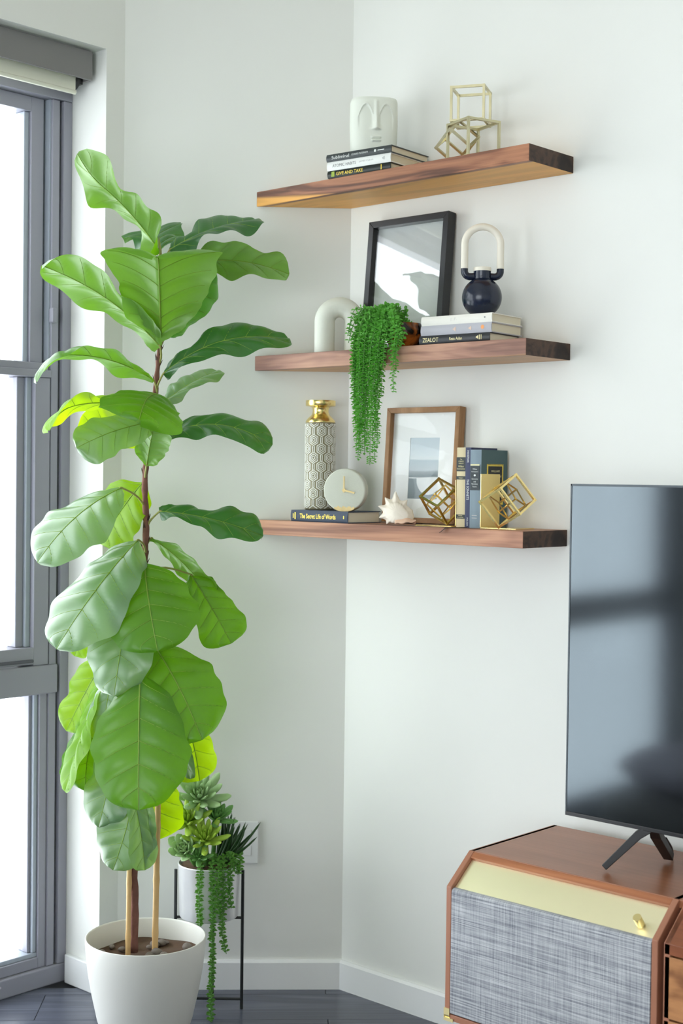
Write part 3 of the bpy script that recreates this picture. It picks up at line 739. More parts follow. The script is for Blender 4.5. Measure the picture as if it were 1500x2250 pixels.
# ---------------------------------------------------------------- middle shelf: arch, black frame, navy vase
ac = at(745, 765, 3.735)
R_, r_ = .0388, .0265
pts = [(-R_, 0, 0.0)] + [(-R_, 0, .012)]
zc_ = .083
for i in range(13): pts.append((-R_, 0, .012 + (zc_ - .012) * (i + 1) / 13)) if i < 12 else None
for i in range(25):
    a = PI - PI * i / 24; pts.append((R_ * math.cos(a), 0, zc_ + R_ * math.sin(a)))
for i in range(12): pts.append((R_, 0, zc_ - (zc_ - .012) * (i + 1) / 12))
pts.append((R_, 0, 0))
ob = MB().tube(pts, r_, 28, hint=(0, 1, 0)).build('stone_arch', M['arch'], smooth=50)
ob.location = (ac.x, ac.y, Z2); ob.rotation_euler = (0, 0, YAW)
tag(ob, 'chunky white stone arch standing on the middle shelf', 'ornament')

def picture(name, label, x0, x1, z0, ztop, ytop, ybot, fw, fd, mat, glass, content):
    """frame leaning on the wall: local x along the wall, local z up the frame, local -y towards the room"""
    W = x1 - x0; dz = ztop - z0; lean = math.atan2(ytop - ybot, dz); H = dz / math.cos(lean)
    t = thing(name, label, 'picture', ((x0 + x1) / 2, ybot, z0 + .002)); t.rotation_euler = (-lean, 0, 0)
    w2 = W / 2
    def mitre(side):
        a, b_ = (w2, w2 - fw); 
        if side == 'l': q = [(-a, 0), (-b_, fw), (-b_, H - fw), (-a, H)]
        elif side == 'r': q = [(a, 0), (a, H), (b_, H - fw), (b_, fw)]
        elif side == 'b': q = [(-a, 0), (a, 0), (b_, fw), (-b_, fw)]
        else: q = [(-a, H), (-b_, H - fw), (b_, H - fw), (a, H)]
        return MB().prism(q, -fd, 0, axis=1)
    for sd in 'lrbt': mitre(sd).build('frame_member', M[mat], t, bevel=.001)
    MB().box(-w2 + fw * .6, w2 - fw * .6, -.006, -.002, fw * .6, H - fw * .6).build('backing_board', M['mat_board'], t)
    content(t, w2, H, fw, fd)
    MB().box(-w2 + fw * .8, w2 - fw * .8, -fd * .62 - .002, -fd * .62, fw * .8, H - fw * .8).build('glazing', M[glass], t)
    return t
M['pic_glass'] = glass_pane('picture_glass', ior=1.8); M['museum_glass'] = glass_pane('low_reflection_glass', ior=1.18)
M['grey_print'] = plain('grey_print', rgb(206, 210, 208), .8, var=.06, vscale=9)
def grey_sheet(t, w2, H, fw, fd):
    MB().box(-w2 + fw * .9, w2 - fw * .9, -.008, -.0062, fw * .9, H - fw * .9).build('artwork', M['grey_print'], t)
picture('black_picture_frame', 'black framed picture with reflecting glass leaning on the middle shelf', -2.503, -2.236, Z2, 2.062, 2.840, 2.8095, .017, .030, 'frame_black', 'pic_glass', grey_sheet)
def wave_print(t, w2, H, fw, fd):
    iw, ih = .0485, .0785; cx_, cz_ = .0, H * .475
    mbs = [(-w2 + fw * .9, -iw + cx_, fw * .9, H - fw * .9), (iw + cx_, w2 - fw * .9, fw * .9, H - fw * .9), (-iw + cx_, iw + cx_, cz_ + ih, H - fw * .9), (-iw + cx_, iw + cx_, fw * .9, cz_ - ih)]
    mb = MB()
    for a, b_, c, d in mbs: mb.box(a, b_, -.0085, -.0066, c, d)
    mb.build('mat_board', M['mat_board'], t)
    p = MB().box(-iw - .004, iw + .004, -.0006, .0006, -ih - .004, ih + .004).build('artwork', M['print'], t); p.location = (cx_, -.0066, cz_)
picture('oak_picture_frame', 'pale oak framed abstract print in grey waves leaning on the lowest shelf', -2.4365, -2.196, Z3, 1.5735, 2.840, 2.8215, .0135, .024, 'frame_oak', 'museum_glass', wave_print)

# navy vase with loop handle
vc = at(1058, 684, 3.425)
t = thing('loop_vase', 'round navy vase with tall cream loop handle standing on books', 'vase', (vc.x, vc.y, ST2 + .0003), YAW)
rs = .0478; zc_ = .0455
prof = [(0, 0), (.020, 0), (.0225, .0012)]
a0 = math.acos(.0225 / rs)
for i in range(25):
    a = -a0 + (PI / 2 + a0 - .42) * i / 24; prof.append((rs * math.cos(a), zc_ + rs * math.sin(a)))
prof += [(.0205, .0915), (.0200, .094), (.0205, .097), (.0210, .1085)]
MB().lathe(prof, 56).build('body', M['navy_glaze'], t, smooth=50)
MB().lathe([(.0212, .1080), (.0212, .1160), (.0205, .1170), (.0180, .1170), (.0170, .110), (0, .110)], 56).build('rim', M['cream_glaze'], t, smooth=50)
hw, zr = .0430, .152
dark = [(-.0195, 0, .0955), (-.026, 0, .0950)] + [(-hw + .013 - .013 * math.sin(PI / 2 * i / 8), 0, .1085 - .0135 * math.cos(PI / 2 * i / 8)) for i in range(9)]
dark = dark + [(-hw, 0, .114)]
for s_ in (1, -1):
    MB().tube([(p[0] * s_, p[1], p[2]) for p in dark], .0088, 16, hint=(0, 1, 0)).build('handle_root', M['navy_glaze'], t, smooth=50)
up = [(-hw, 0, .1142)] + [(-hw, 0, .1142 + (.172 - .1142) * i / 6) for i in range(1, 7)] + [(hw * -math.cos(PI * i / 24), 0, .172 + hw * .98 * math.sin(PI * i / 24)) for i in range(1, 24)] + [(hw, 0, .172 - (.172 - .1142) * i / 6) for i in range(0, 7)]
MB().tube(up, .0087, 16, hint=(0, 1, 0)).build('handle', M['cream_glaze'], t, smooth=50)

# ---------------------------------------------------------------- lowest shelf: patterned vase, clock, shell, bookends
pv = pl(703, 1000, 1, 2.742)
t = thing('patterned_vase', 'tall white vase with raised hexagon pattern and gold neck', 'vase', (pv.x, pv.y, ST3 + .0003), YAW)
rv = .0400; hv = .232
MB().lathe([(0, 0), (rv - .003, 0), (rv - .0008, .002), (rv, .005), (rv, hv - .003), (rv - .001, hv), (0, hv)], 96).build('body', M['vase_groove'], t, smooth=50)
neck = [(rv - .001, hv - .001)] + [(rv - .0005 - .0005 * i, hv + .002 * i) for i in range(3)] + [(.0345, .2415), (.0290, .2465), (.0235, .2520), (.0215, .2580), (.0212, .2640), (.0222, .2690), (.0250, .2725), (.0310, .2742), (.0385, .2750), (.0396, .2762), (.0398, .2880), (.0392, .2895), (.0355, .2897), (.0345, .2860), (.0200, .2700), (.0, .2700)]
MB().lathe(neck, 72).build('neck', M['gold'], t, smooth=60)
rel = MB()
ncol = 12; per = 2 * PI * rv; cwid = per / ncol; chei = .0470
def onv(x, z, e):
    a = x / rv; rr = rv + e; return Vector((rr * math.sin(a), -rr * math.cos(a), z))
def hexring(cx_, cz_, ro, ri, e=.0013, zs=1.12, capped=False):
    N_ = 6; sub = 5
    pts = []
    for k in range(N_):
        a0_, a1_ = PI / 2 + k * PI / 3, PI / 2 + (k + 1) * PI / 3
        for q in range(sub):
            f = q / sub
            pts.append((math.cos(a0_) * (1 - f) + math.cos(a1_) * f, (math.sin(a0_) * (1 - f) + math.sin(a1_) * f) * zs))
    n = len(pts); vs = []
    def cl(z): return min(max(z, .004), hv - .004)
    for rr, ee in ((ro, 0), (ro * .97, e), (ri * 1.03 + 1e-6, e), (ri, 0)):
        for px_, pz_ in pts: vs.append(onv(cx_ + px_ * rr, cl(cz_ + pz_ * rr), ee))
    fs = []
    for k in range(3):
        for i in range(n): fs.append((k * n + i, k * n + (i + 1) % n, (k + 1) * n + (i + 1) % n, (k + 1) * n + i))
    rel.add(vs, fs)
def bar(x0, z0, x1, z1, w_, e=.0013):
    d = Vector((x1 - x0, z1 - z0)); L_ = d.length; d /= L_; n_ = Vector((-d.y, d.x)) * w_ / 2; vs = []
    def cl(z): return min(max(z, .003), hv - .003)
    for ee, f in ((0, 1), (e, .8)):
        for sx_, k in ((0, -1), (1, -1), (1, 1), (0, 1)):
            p = Vector((x0, z0)) + d * L_ * sx_ + n_ * (k * f); vs.append(onv(p.x, cl(p.y), ee))
    rel.add(vs, [(0, 3, 2, 1), (4, 5, 6, 7), (0, 1, 5, 4), (1, 2, 6, 5), (2, 3, 7, 6), (3, 0, 4, 7)])
row = 0; zz = .018
cols = [(i, 0) for i in range(ncol)]
for i in range(ncol):
    x = i * cwid + .004
    for j in range(-1, 7):
        z = .020 + j * chei + (chei * .5 if i % 2 else 0)
        if -.012 < z < hv + .012:
            if .004 < z < hv - .004: hexring(x, z, .0050, .0030)
            if .0 < z < hv: hexring(x, z, .0098, .0074)
            if -.008 < z < hv + .008: hexring(x, z, .0145, .0120)
            zt0 = z + .0145 * 1.12; 
            if zt0 < hv - .006 and zt0 > 0:
                for dx in (-.0024, .0024): bar(x + dx, zt0 - .001, x + dx, min(z + chei - .0165, hv - .004), .0022)
                
rel.build('hexagon_relief', M['vase_relief'], t, smooth=30)

cc = pl(760, 1072, 1, 2.700)
t = thing('table_clock', 'round pale concrete clock with thin gold hands and gold dipped foot', 'clock', (cc.x, cc.y, ST3 + .0003), YAW - math.radians(15))
rc, tk = .0555, .034
zc_ = rc - .0015
def disc(r, y0, y1, bev):
    pr = [(0, y0), (r - bev, y0)] + [(r - bev + bev * math.sin(PI / 2 * i / 6), y0 + bev - bev * math.cos(PI / 2 * i / 6)) for i in range(1, 7)] + [(r, y1 - bev)] + [(r - bev + bev * math.cos(PI / 2 * i / 6), y1 - bev + bev * math.sin(PI / 2 * i / 6)) for i in range(1, 7)] + [(0, y1)]
    Mx = Matrix.Translation((0, 0, zc_)) @ Matrix.Rotation(-PI / 2, 4, 'X')
    return pr, Mx
pr, Mx = disc(rc, -tk / 2, tk / 2, .004)
mb = MB().lathe(pr, 96, Mx)
for i, f in enumerate(mb.f):
    zc2 = sum(mb.v[k].z for k in f) / len(f); xm = sum(mb.v[k].x for k in f) / len(f)
    ym = sum(mb.v[k].y for k in f) / len(f)
    if zc2 < .0085 + .0015 * math.sin(xm * 260) and len(f) == 4: mb.m[i] = 1
ob = mb.build('clock_body', [M['clock'], M['bronze_rub']], t, smooth=40)
yf = tk / 2 + .001
# the dial faces the viewer: local -y
MB().lathe([(0, -.0), (.0046, -.0), (.0046, .004), (0, .004)], 24, Matrix.Translation((0, -tk / 2 - .001, zc_)) @ Matrix.Rotation(PI / 2, 4, 'X')).build('hub', M['pale_gold'], t, smooth=40)
MB().box(-.0016, .0016, -.0007, .0007, -.006, .036, Matrix.Translation((-.0003, -tk / 2 - .0035, zc_))).build('hour_hand', M['pale_gold'], t)
MB().box(-.0022, .0022, -.0007, .0007, -.003, .029, Matrix.Translation((0, -tk / 2 - .0045, zc_)) @ Matrix.Rotation(math.radians(103), 4, 'Y')).build('minute_hand', M['pale_gold'], t)
b_ = MB(); a_seg = []
for sgn in (1,):
    def fn(u, v):
        x = (u - .5) * 2 * .0265; r1 = rc - .0006; zb = -math.sqrt(r1 * r1 - x * x); zt_ = -.0425 - .0018 * math.sin(u * 23) - .0012 * math.sin(u * 51 + 1)
        zt_ = max(zt_, zb); zz_ = zb + (zt_ - zb) * v
        return Vector((x, -tk / 2 - .0003, zc_ + zz_))
    b_.grid(28, 5, fn)
b_.build('gold_dip', M['bronze_rub'], t)

def conch():
    c0 = pl(872, 1130, 1, 2.690)
    t = thing('conch_shell', 'spiky chalk white conch shell with pinkish opening lying on the lowest shelf', 'shell', (c0.x, c0.y, Z3), YAW)
    # body whorl with shoulder spikes standing off it, the siphon end running out low on one side
    sp = [(92, .0230, .17), (128, .0160, .15), (163, .0170, .15), (200, .0150, .17), (48, .0130, .15), (233, .0090, .2), (8, .006, .2)]
    c_ = Vector((-.002, .0, .0330))
    def fn(u, v):
        th = 2 * PI * u; rr = .0285
        d = (th - math.radians(338) + PI) % (2 * PI) - PI; rr += .016 * math.exp(-(d / .55) ** 2)
        sh = math.exp(-((v - .47) / .15) ** 2)
        for a, hgt, wa in sp:
            d = (th - math.radians(a) + PI) % (2 * PI) - PI; rr += hgt * sh * math.exp(-abs(d / wa) ** 1.3)
        rr *= max(0, math.sin(PI * v)) ** .75
        rr *= 1 + .05 * math.sin(v * 24 + th) + .012 * math.sin(th * 19)
        p = c_ + Vector((math.cos(th) * rr, (.034 * math.cos(PI * v)) + .010 * math.sin(th) * math.sin(PI * v), math.sin(th) * rr))
        p.y += .010 - .012 * math.cos(th) * math.sin(PI * v)
        p.z = max(p.z, .0006); return p
    mb = MB().grid(150, 60, fn, True)
    mb.build('whorl', M['shell'], t, smooth=60)
    # flared lip around the opening on the near lower side
    def lip(u, v):
        k = u * 1.0; x = -.006 + .052 * k
        y = -.026 - .006 * math.sin(PI * k) + .016 * (1 - v) - .004 * k * v
        z = .0015 + .004 * math.sin(k * 14) * v * .4 + (.020 * math.sin(PI * min(1, k * .9 + .12))) * (1 - v) * .75 + .003 * v + .007 * math.sin(PI * v) + .006 * k * v
        return Vector((x, y, z))
    ob = MB().grid(24, 8, lip).build('lip', M['shell_in'], t, smooth=True, fix=False)
    so = ob.modifiers.new('thickness', 'SOLIDIFY'); so.thickness = .0022; so.offset = 0
conch()

def bookend(label, corner, axes, s, base, plate, xmax=None):
    t = thing('bookend', label, 'bookend', (base[0], base[1], Z3), 0, 'gold wire bookends')
    o = Vector(t.location); c = corner + (axes[0] + axes[1] + axes[2]) * (s / 2)
    low = min((c + (axes[0] * i + axes[1] * j + axes[2] * k) * (s / 2)).z for i in (-1, 1) for j in (-1, 1) for k in (-1, 1))
    c.z += Z3 + .0065 - low
    if xmax is not None:
        hi = max((c + (axes[0] * i + axes[1] * j + axes[2] * k) * (s / 2)).x for i in (-1, 1) for j in (-1, 1) for k in (-1, 1)) + .004
        if hi > xmax: c += CF0 * ((hi - xmax) / .6775)
        0 and print('BOOKEND', hi, max((c + (axes[0] * i + axes[1] * j + axes[2] * k) * (s / 2)).y for i in (-1, 1) for j in (-1, 1) for k in (-1, 1)))
    wire(MB(), c - o, axes, s, .0036).build('outer_cube', M['gold'], t, smooth=30)
    R3 = Matrix.Rotation(math.radians(38), 3, axes[0]) @ Matrix.Rotation(math.radians(27), 3, axes[1])
    wire(MB(), c - o, [R3 @ a for a in axes], s * .70, .0021).build('inner_cube', M['gold'], t, smooth=30)
    x0, x1, y0, y1 = plate['base']
    MB().box(x0 - o.x, x1 - o.x, y0 - o.y, y1 - o.y, .0002, .0022).build('base_plate', M['gold'], t)
    if 'up' in plate:
        px, y0, y1, h = plate['up']; MB().box(px - o.x, px + .002 - o.x, y0 - o.y, y1 - o.y, .0023, h).build('upright_plate', M['gold'], t, bevel=.0006)
    return t
s_ = .074
a1 = cv(.61, -.79, 0); pu = cv(.79, .61, 0); bk = cv(0, 0, -1)
ax_r = (unit(a1), unit(pu * .707 + bk * .707), unit(-pu * .707 + bk * .707))
bookend('gold wire cube bookend with upright plate beside the teal book board', at(1099, 1072, 3.262), ax_r, s_, (-1.985, 2.765), {'base': (-2.058, -1.955, 2.725, 2.80), 'up': (-2.0595, 2.724, 2.800, .130)})
a2 = cv(.69, .66, -.25); q1 = unit(cv(-.48, -.86, .0).cross(Vector((0, 0, 1)))) if False else None
a2 = unit(a2); u1 = unit(cv(-.66, .69, .0) - a2 * cv(-.66, .69, 0).dot(a2)); u2 = unit(a2.cross(u1))
if u2.dot(cv(0, 0, 1)) > 0: u2 = -u2
ax_l = (a2, unit(u1 * .66 + u2 * .75), unit(-u1 * .75 + u2 * .66))
bookend('pale gold wire cube bookend beside the beige book', at(963, 1128, 3.425), ax_l, .066, (-2.20, 2.76), {'base': (-2.262, -2.147, 2.725, 2.775), 'up': (-2.1462, 2.738, 2.785, .115)}, xmax=-2.148)

# ---------------------------------------------------------------- trailing plant on the middle shelf
def leaflet(mb, p, d, n, L_, W_, cup=.25):
    """one small pointed leaf: eight faces"""
    d = d.normalized(); n = (n - d * n.dot(d)); n = n.normalized() if n.length > 1e-6 else Vector((0, 0, 1)); b = d.cross(n)
    vs = [p, p + d * L_ * .35 + b * W_ * .5 + n * W_ * cup, p + d * L_ * .75 + b * W_ * .38 + n * W_ * cup * .8, p + d * L_, p + d * L_ * .75 - b * W_ * .38 + n * W_ * cup * .8, p + d * L_ * .35 - b * W_ * .5 + n * W_ * cup, p + d * L_ * .38 - n * W_ * .12, p + d * L_ * .75 - n * W_ * .10]
    mb.add(vs, [(0, 1, 6), (1, 2, 7, 6), (2, 3, 7), (3, 4, 7), (4, 5, 6, 7), (5, 0, 6)])
def smoothpath(pts, n):
    pts = [Vector(p) for p in pts]; out = []
    k = len(pts) - 1
    for i in range(n + 1):
        f = i / n * k; a = min(int(f), k - 1); t = f - a
        p0, p1, p2, p3 = pts[max(a - 1, 0)], pts[a], pts[a + 1], pts[min(a + 2, k)]
        out.append(.5 * ((2 * p1) + (p2 - p0) * t + (2 * p0 - 5 * p1 + 4 * p2 - p3) * t * t + (3 * p1 - p0 - 3 * p2 + p3) * t ** 3))
    return out
rnd = random.Random(3)
tp = pl(868, 745, 1, 2.735); tp.z = Z2
t = thing('trailing_plant', 'bushy trailing plant with tiny green leaves spilling over the middle shelf', 'plant', tp)
PT = tp.copy()
pr = [(0, 0), (.030, 0), (.033, .003), (.047, .028), (.0505, .044), (.047, .060), (.043, .066), (.040, .066), (.043, .056), (.040, .050), (0, .050)]
pob = MB().lathe(pr, 40).build('trailing_plant_pot', M['tortoise'], smooth=50); pob.location = (PT.x, PT.y, Z2)
pob.location = (PT.x + .018, PT.y + .012, Z2)
tag(pob, 'brown tortoiseshell glazed bowl holding the trailing plant', 'pot')
strands = []
#        end pixel      edge pixel x  plane offset
for ex, ey, gx in ((786, 1012, 806), (800, 975, 812), (792, 950, 800), (812, 1022, 824), (822, 1014, 838), (806, 985, 818), (780, 930, 792), (788, 870, 796), (797, 900, 808), (815, 930, 828), (826, 950, 836), (803, 860, 806), (818, 880, 832), (808, 845, 822), (838, 872, 846),
                   (826, 820, 838), (864, 862, 868), (784, 840, 794), (795, 820, 800), (870, 815, 874), (858, 790, 862), (812, 810, 814), (842, 800, 850), (780, 800, 790), (790, 990, 801), (800, 1000, 815), (794, 905, 806), (788, 965, 797), (776, 880, 788), (828, 985, 838), (781, 960, 790), (778, 900, 786), (783, 985, 795), (777, 850, 784), (774, 830, 783), (797, 940, 806), (803, 930, 812), (818, 960, 829), (783, 915, 793), (872, 775, 878), (882, 762, 886)):
    strands.append((ex, ey, gx))
for ex, ey, gx in strands:
    y0 = 2.640 + rnd.uniform(-.016, .012)
    root_ = PT + Vector((.018 + rnd.uniform(-.030, .012), .0 + rnd.uniform(-.035, .03), .060))
    top_ = PT + Vector(((gx - 845) * .00062 + .012, -.040 + rnd.uniform(-.02, .03), .092 + rnd.uniform(-.012, .016)))
    edge = pl(gx, 735 + rnd.uniform(-16, 12), 1, y0 + .012); mid_ = pl((gx + ex) / 2 - 3, (745 + ey) / 2, 1, y0); end = pl(ex, ey, 1, y0 - .002)
    path = smoothpath([root_ - PT, top_ - PT, edge - PT, mid_ - PT, end - PT], 40)
    st = MB().tube(path, [.0011] * 30 + [.0007] * 11, 5).build('strand', M['trail_stem'], t, smooth=True)
    lf = MB(); L_ = sum((path[i + 1] - path[i]).length for i in range(40)); d_ = 0; ph = rnd.random() * 6
    step = .0058; nxt = .002
    for i in range(40):
        a, b_ = path[i], path[i + 1]; sl = (b_ - a).length; tg = (b_ - a).normalized()
        while nxt < d_ + sl:
            p = a.lerp(b_, (nxt - d_) / sl); sid = tg.orthogonal().normalized()
            frac = nxt / L_; sc_ = (1.15 - .5 * max(0, frac - .45))
            for k in (0, PI):
                an = ph + k + rnd.uniform(-.5, .5); out = Matrix.Rotation(an, 3, tg) @ sid
                leaflet(lf, p, out + tg * rnd.uniform(-.1, .7), -tg + UP * .3, .0112 * sc_ * rnd.uniform(.8, 1.2), .0076 * sc_)
            ph += 1.25; nxt += step
        d_ += sl
    lo = lf.build('strand_leaves', M['trail'], st, fix=False); lo['kind'] = 'stuff'
# short crown growth
for q in range(52):
    an = rnd.random() * 2 * PI; rr = rnd.uniform(.0, .034)
    base = PT + Vector((.010 + rr * math.cos(an), rr * math.sin(an) * .8 - .008, .058))
    tip_ = base + CR0 * rnd.uniform(-.075, .030) + Vector((0, rnd.uniform(-.045, .0), rnd.uniform(.012, .048)))
    dn = tip_ + CR0 * rnd.uniform(-.022, .012) + Vector((0, -.012, -.026 - rnd.uniform(0, .05)))
    path = smoothpath([base - PT, tip_ - PT, dn - PT], 14)
    st = MB().tube(path, .0009, 5).build('strand', M['trail_stem'], t, smooth=True); lf = MB(); ph = rnd.random() * 6
    for i in range(14):
        tg = (path[i + 1] - path[i]).normalized(); sid = tg.orthogonal().normalized()
        for k in (0, PI):
            out = Matrix.Rotation(ph + k, 3, tg) @ sid
            leaflet(lf, path[i], out + tg * rnd.uniform(0, .6), -tg + UP * .5, .0105 * rnd.uniform(.8, 1.2), .0070)
        ph += 1.2
    lo = lf.build('strand_leaves', M['trail'], st, fix=False); lo['kind'] = 'stuff'

# ---------------------------------------------------------------- fiddle leaf fig
FD = 3.45
FB = at(294, 2080, FD); FB.z = .262
fig = thing('fig_tree', 'tall fiddle leaf fig tree with broad glossy leaves in a white pot', 'tree', FB)
PROF = [(0, .02), (.03, .18), (.09, .44), (.18, .62), (.30, .71), (.42, .76), (.55, .88), (.68, .98), (.80, .989), (1.0, .02)]
PROF2 = [(0, .02), (.05, .26), (.15, .55), (.30, .82), (.45, .955), (.58, 1.0), (.60, 1.0)]
def prof_at(t, kind=1):
    if kind == 2:
        if t > .58: return math.sqrt(max(0, 1 - ((t - .58) / .4203) ** 2.3)) + .003
        for (a, x), (b_, y) in zip(PROF2, PROF2[1:]):
            if t <= b_: f = (t - a) / (b_ - a); return x + (y - x) * f
    if t > .80: return .985 * math.sqrt(max(0, 1 - ((t - .80) / .2003) ** 2.3)) + .004
    for (a, x), (b_, y) in zip(PROF, PROF[1:]):
        if t <= b_:
            f = (t - a) / (b_ - a); f = f * f * (3 - 2 * f); return x + (y - x) * f
    return .02
class Leaf:
    def __init__(s, B, T, W, nrm, bend=.08, fold=12, wave=.5, seed=0, roll=0, K=7, tipcurl=0.0, shape=1, bow=None):
        s.B, s.T, s.W = B, T, W; s.L = (T - B).length; ax = (T - B).normalized()
        nn = (nrm - ax * nrm.dot(ax)).normalized(); s.nn = nn
        s.C = (B + T) / 2 + nn * (bend * 2 * s.L) ; s.fold = math.radians(fold); s.wave = wave; s.seed = seed; s.K = K; s.tc = tipcurl; s.shape = shape
        r_ = random.Random(seed * 13 + 5); s.ph = [r_.random() * 6.28 for _ in range(6)]; s.asym = r_.uniform(-.06, .06); s.bow = r_.uniform(-.05, .05) if bow is None else bow
    def S(s, t, c, lift=0.0):
        B, C, T = s.B, s.C, s.T
        p = B * (1 - t) ** 2 + C * (2 * t * (1 - t)) + T * t * t
        tg = ((C - B) * (1 - t) + (T - C) * t).normalized()
        n = (s.nn - tg * s.nn.dot(tg)).normalized(); b = tg.cross(n)
        w = s.W * .5 * prof_at(t, s.shape) * (1 + s.asym * (1 if c > 0 else -1)) * (1 + .035 * math.sin(t * 13 + s.ph[0] + (2 if c > 0 else 0)) + .028 * math.sin(t * 31 + s.ph[3] + (1 if c > 0 else 0)))
        p = p + b * (s.bow * s.L * math.sin(PI * t))
        ac = abs(c); sg = 1 if c > 0 else -1
        ph = s.ph[1] if sg > 0 else s.ph[2]
        x = w * ac
        f = s.fold * (1 - .35 * ac)
        h = x * math.sin(f); x *= math.cos(f)
        # lobes between side veins are puffed up; the rim ripples
        fi = (t - .16 * ac) * s.K
        puff = abs(math.sin(PI * fi)) ** .7
        h += s.L * .020 * puff * math.sin(PI * min(1, ac * 1.05)) ** .8 * min(1, w / (s.W * .25))
        h += s.wave * s.W * .15 * ac ** 2.2 * (math.sin(t * 9.5 + ph) + .5 * math.sin(t * 21 + ph * 2)) * (1 - .3 * t)
        h -= s.W * .05 * ac ** 3
        h -= s.tc * s.L * max(0, t - .72) ** 2 * 2.5
        return p + b * (sg * x) + n * (h + lift)
    def mesh(s):
        nt_, nc = 44, 24; mb = MB()
        mb.grid(nc + 1, nt_ + 1, lambda u, v: s.S(.0 + v, u * 2 - 1))
        return mb
    def veins(s):
        mb = MB(); o = .0
        mid = [s.S(t / 24, 0.0) for t in range(25)]
        mb.tube(mid, [s.W * .0088 * (1 - .75 * i / 24) + .0004 for i in range(25)], 6)
        for k in range(0, s.K):
            t0 = (k + .06) / s.K
            if t0 < .06 or t0 > .90: 
                if k != 0: continue
                t0 = .05
            for sg in (-1, 1):
                pts = []
                for q in range(9):
                    c = q / 8 * .90; t = t0 + .16 * c
                    if t > .985: break
                    pts.append(s.S(t, sg * max(c, .001)))
                if len(pts) > 2:
                    n = len(pts); mb.tube(pts, [s.W * .0034 * (1 - .7 * i / (n - 1)) + .0002 for i in range(n)], 4)
        return mb
def spx(p): return at(*p)
# trunk
trunk_px = [(294, 2092), (296, 1980), (293, 1880), (298, 1760), (302, 1640), (306, 1530), (310, 1430), (314, 1330), (317, 1235), (321, 1150), (318, 1060), (326, 980), (338, 900), (344, 830), (350, 770), (352, 720), (353, 640), (352, 560)]
tpts = smoothpath([at(x, y, FD) - FB for x, y in trunk_px], 90)
trad = [.0098 - .0058 * (i / 90) ** 1.2 + .0011 * random.random() * (1 if i < 80 else 0) + (.0010 * math.sin(i * 2.2)) for i in range(91)]
trad = [max(.0026, r) for r in trad]
MB().tube(tpts, trad, 10).build('trunk', M['bark'], fig, smooth=True)
rs_ = random.Random(11)
for k in range(46):                                        # papery leaf scales on the upper stem
    i = rs_.randint(36, 78); p = tpts[i]; tg = (tpts[i + 1] - tpts[i]).normalized(); an = rs_.random() * 6.28
    sd = Matrix.Rotation(an, 3, tg) @ tg.orthogonal().normalized(); mb = MB(); b_ = tg.cross(sd); r0 = trad[i]
    mb.add([p + sd * r0 * .9 + b_ * .0034, p + sd * r0 * .9 - b_ * .0034, p + sd * (r0 + .003) - b_ * .0020 + tg * .010, p + sd * (r0 + .0055) + tg * .018 + b_ * .001, p + sd * (r0 + .003) + b_ * .0022 + tg * .010, p + sd * (r0 * .6) + tg * .004],
           [(0, 1, 2, 4), (4, 2, 3), (0, 4, 5), (1, 5, 2), (4, 3, 5), (3, 2, 5)])
    mb.build('bark_scale', M['bark_dark'], fig)
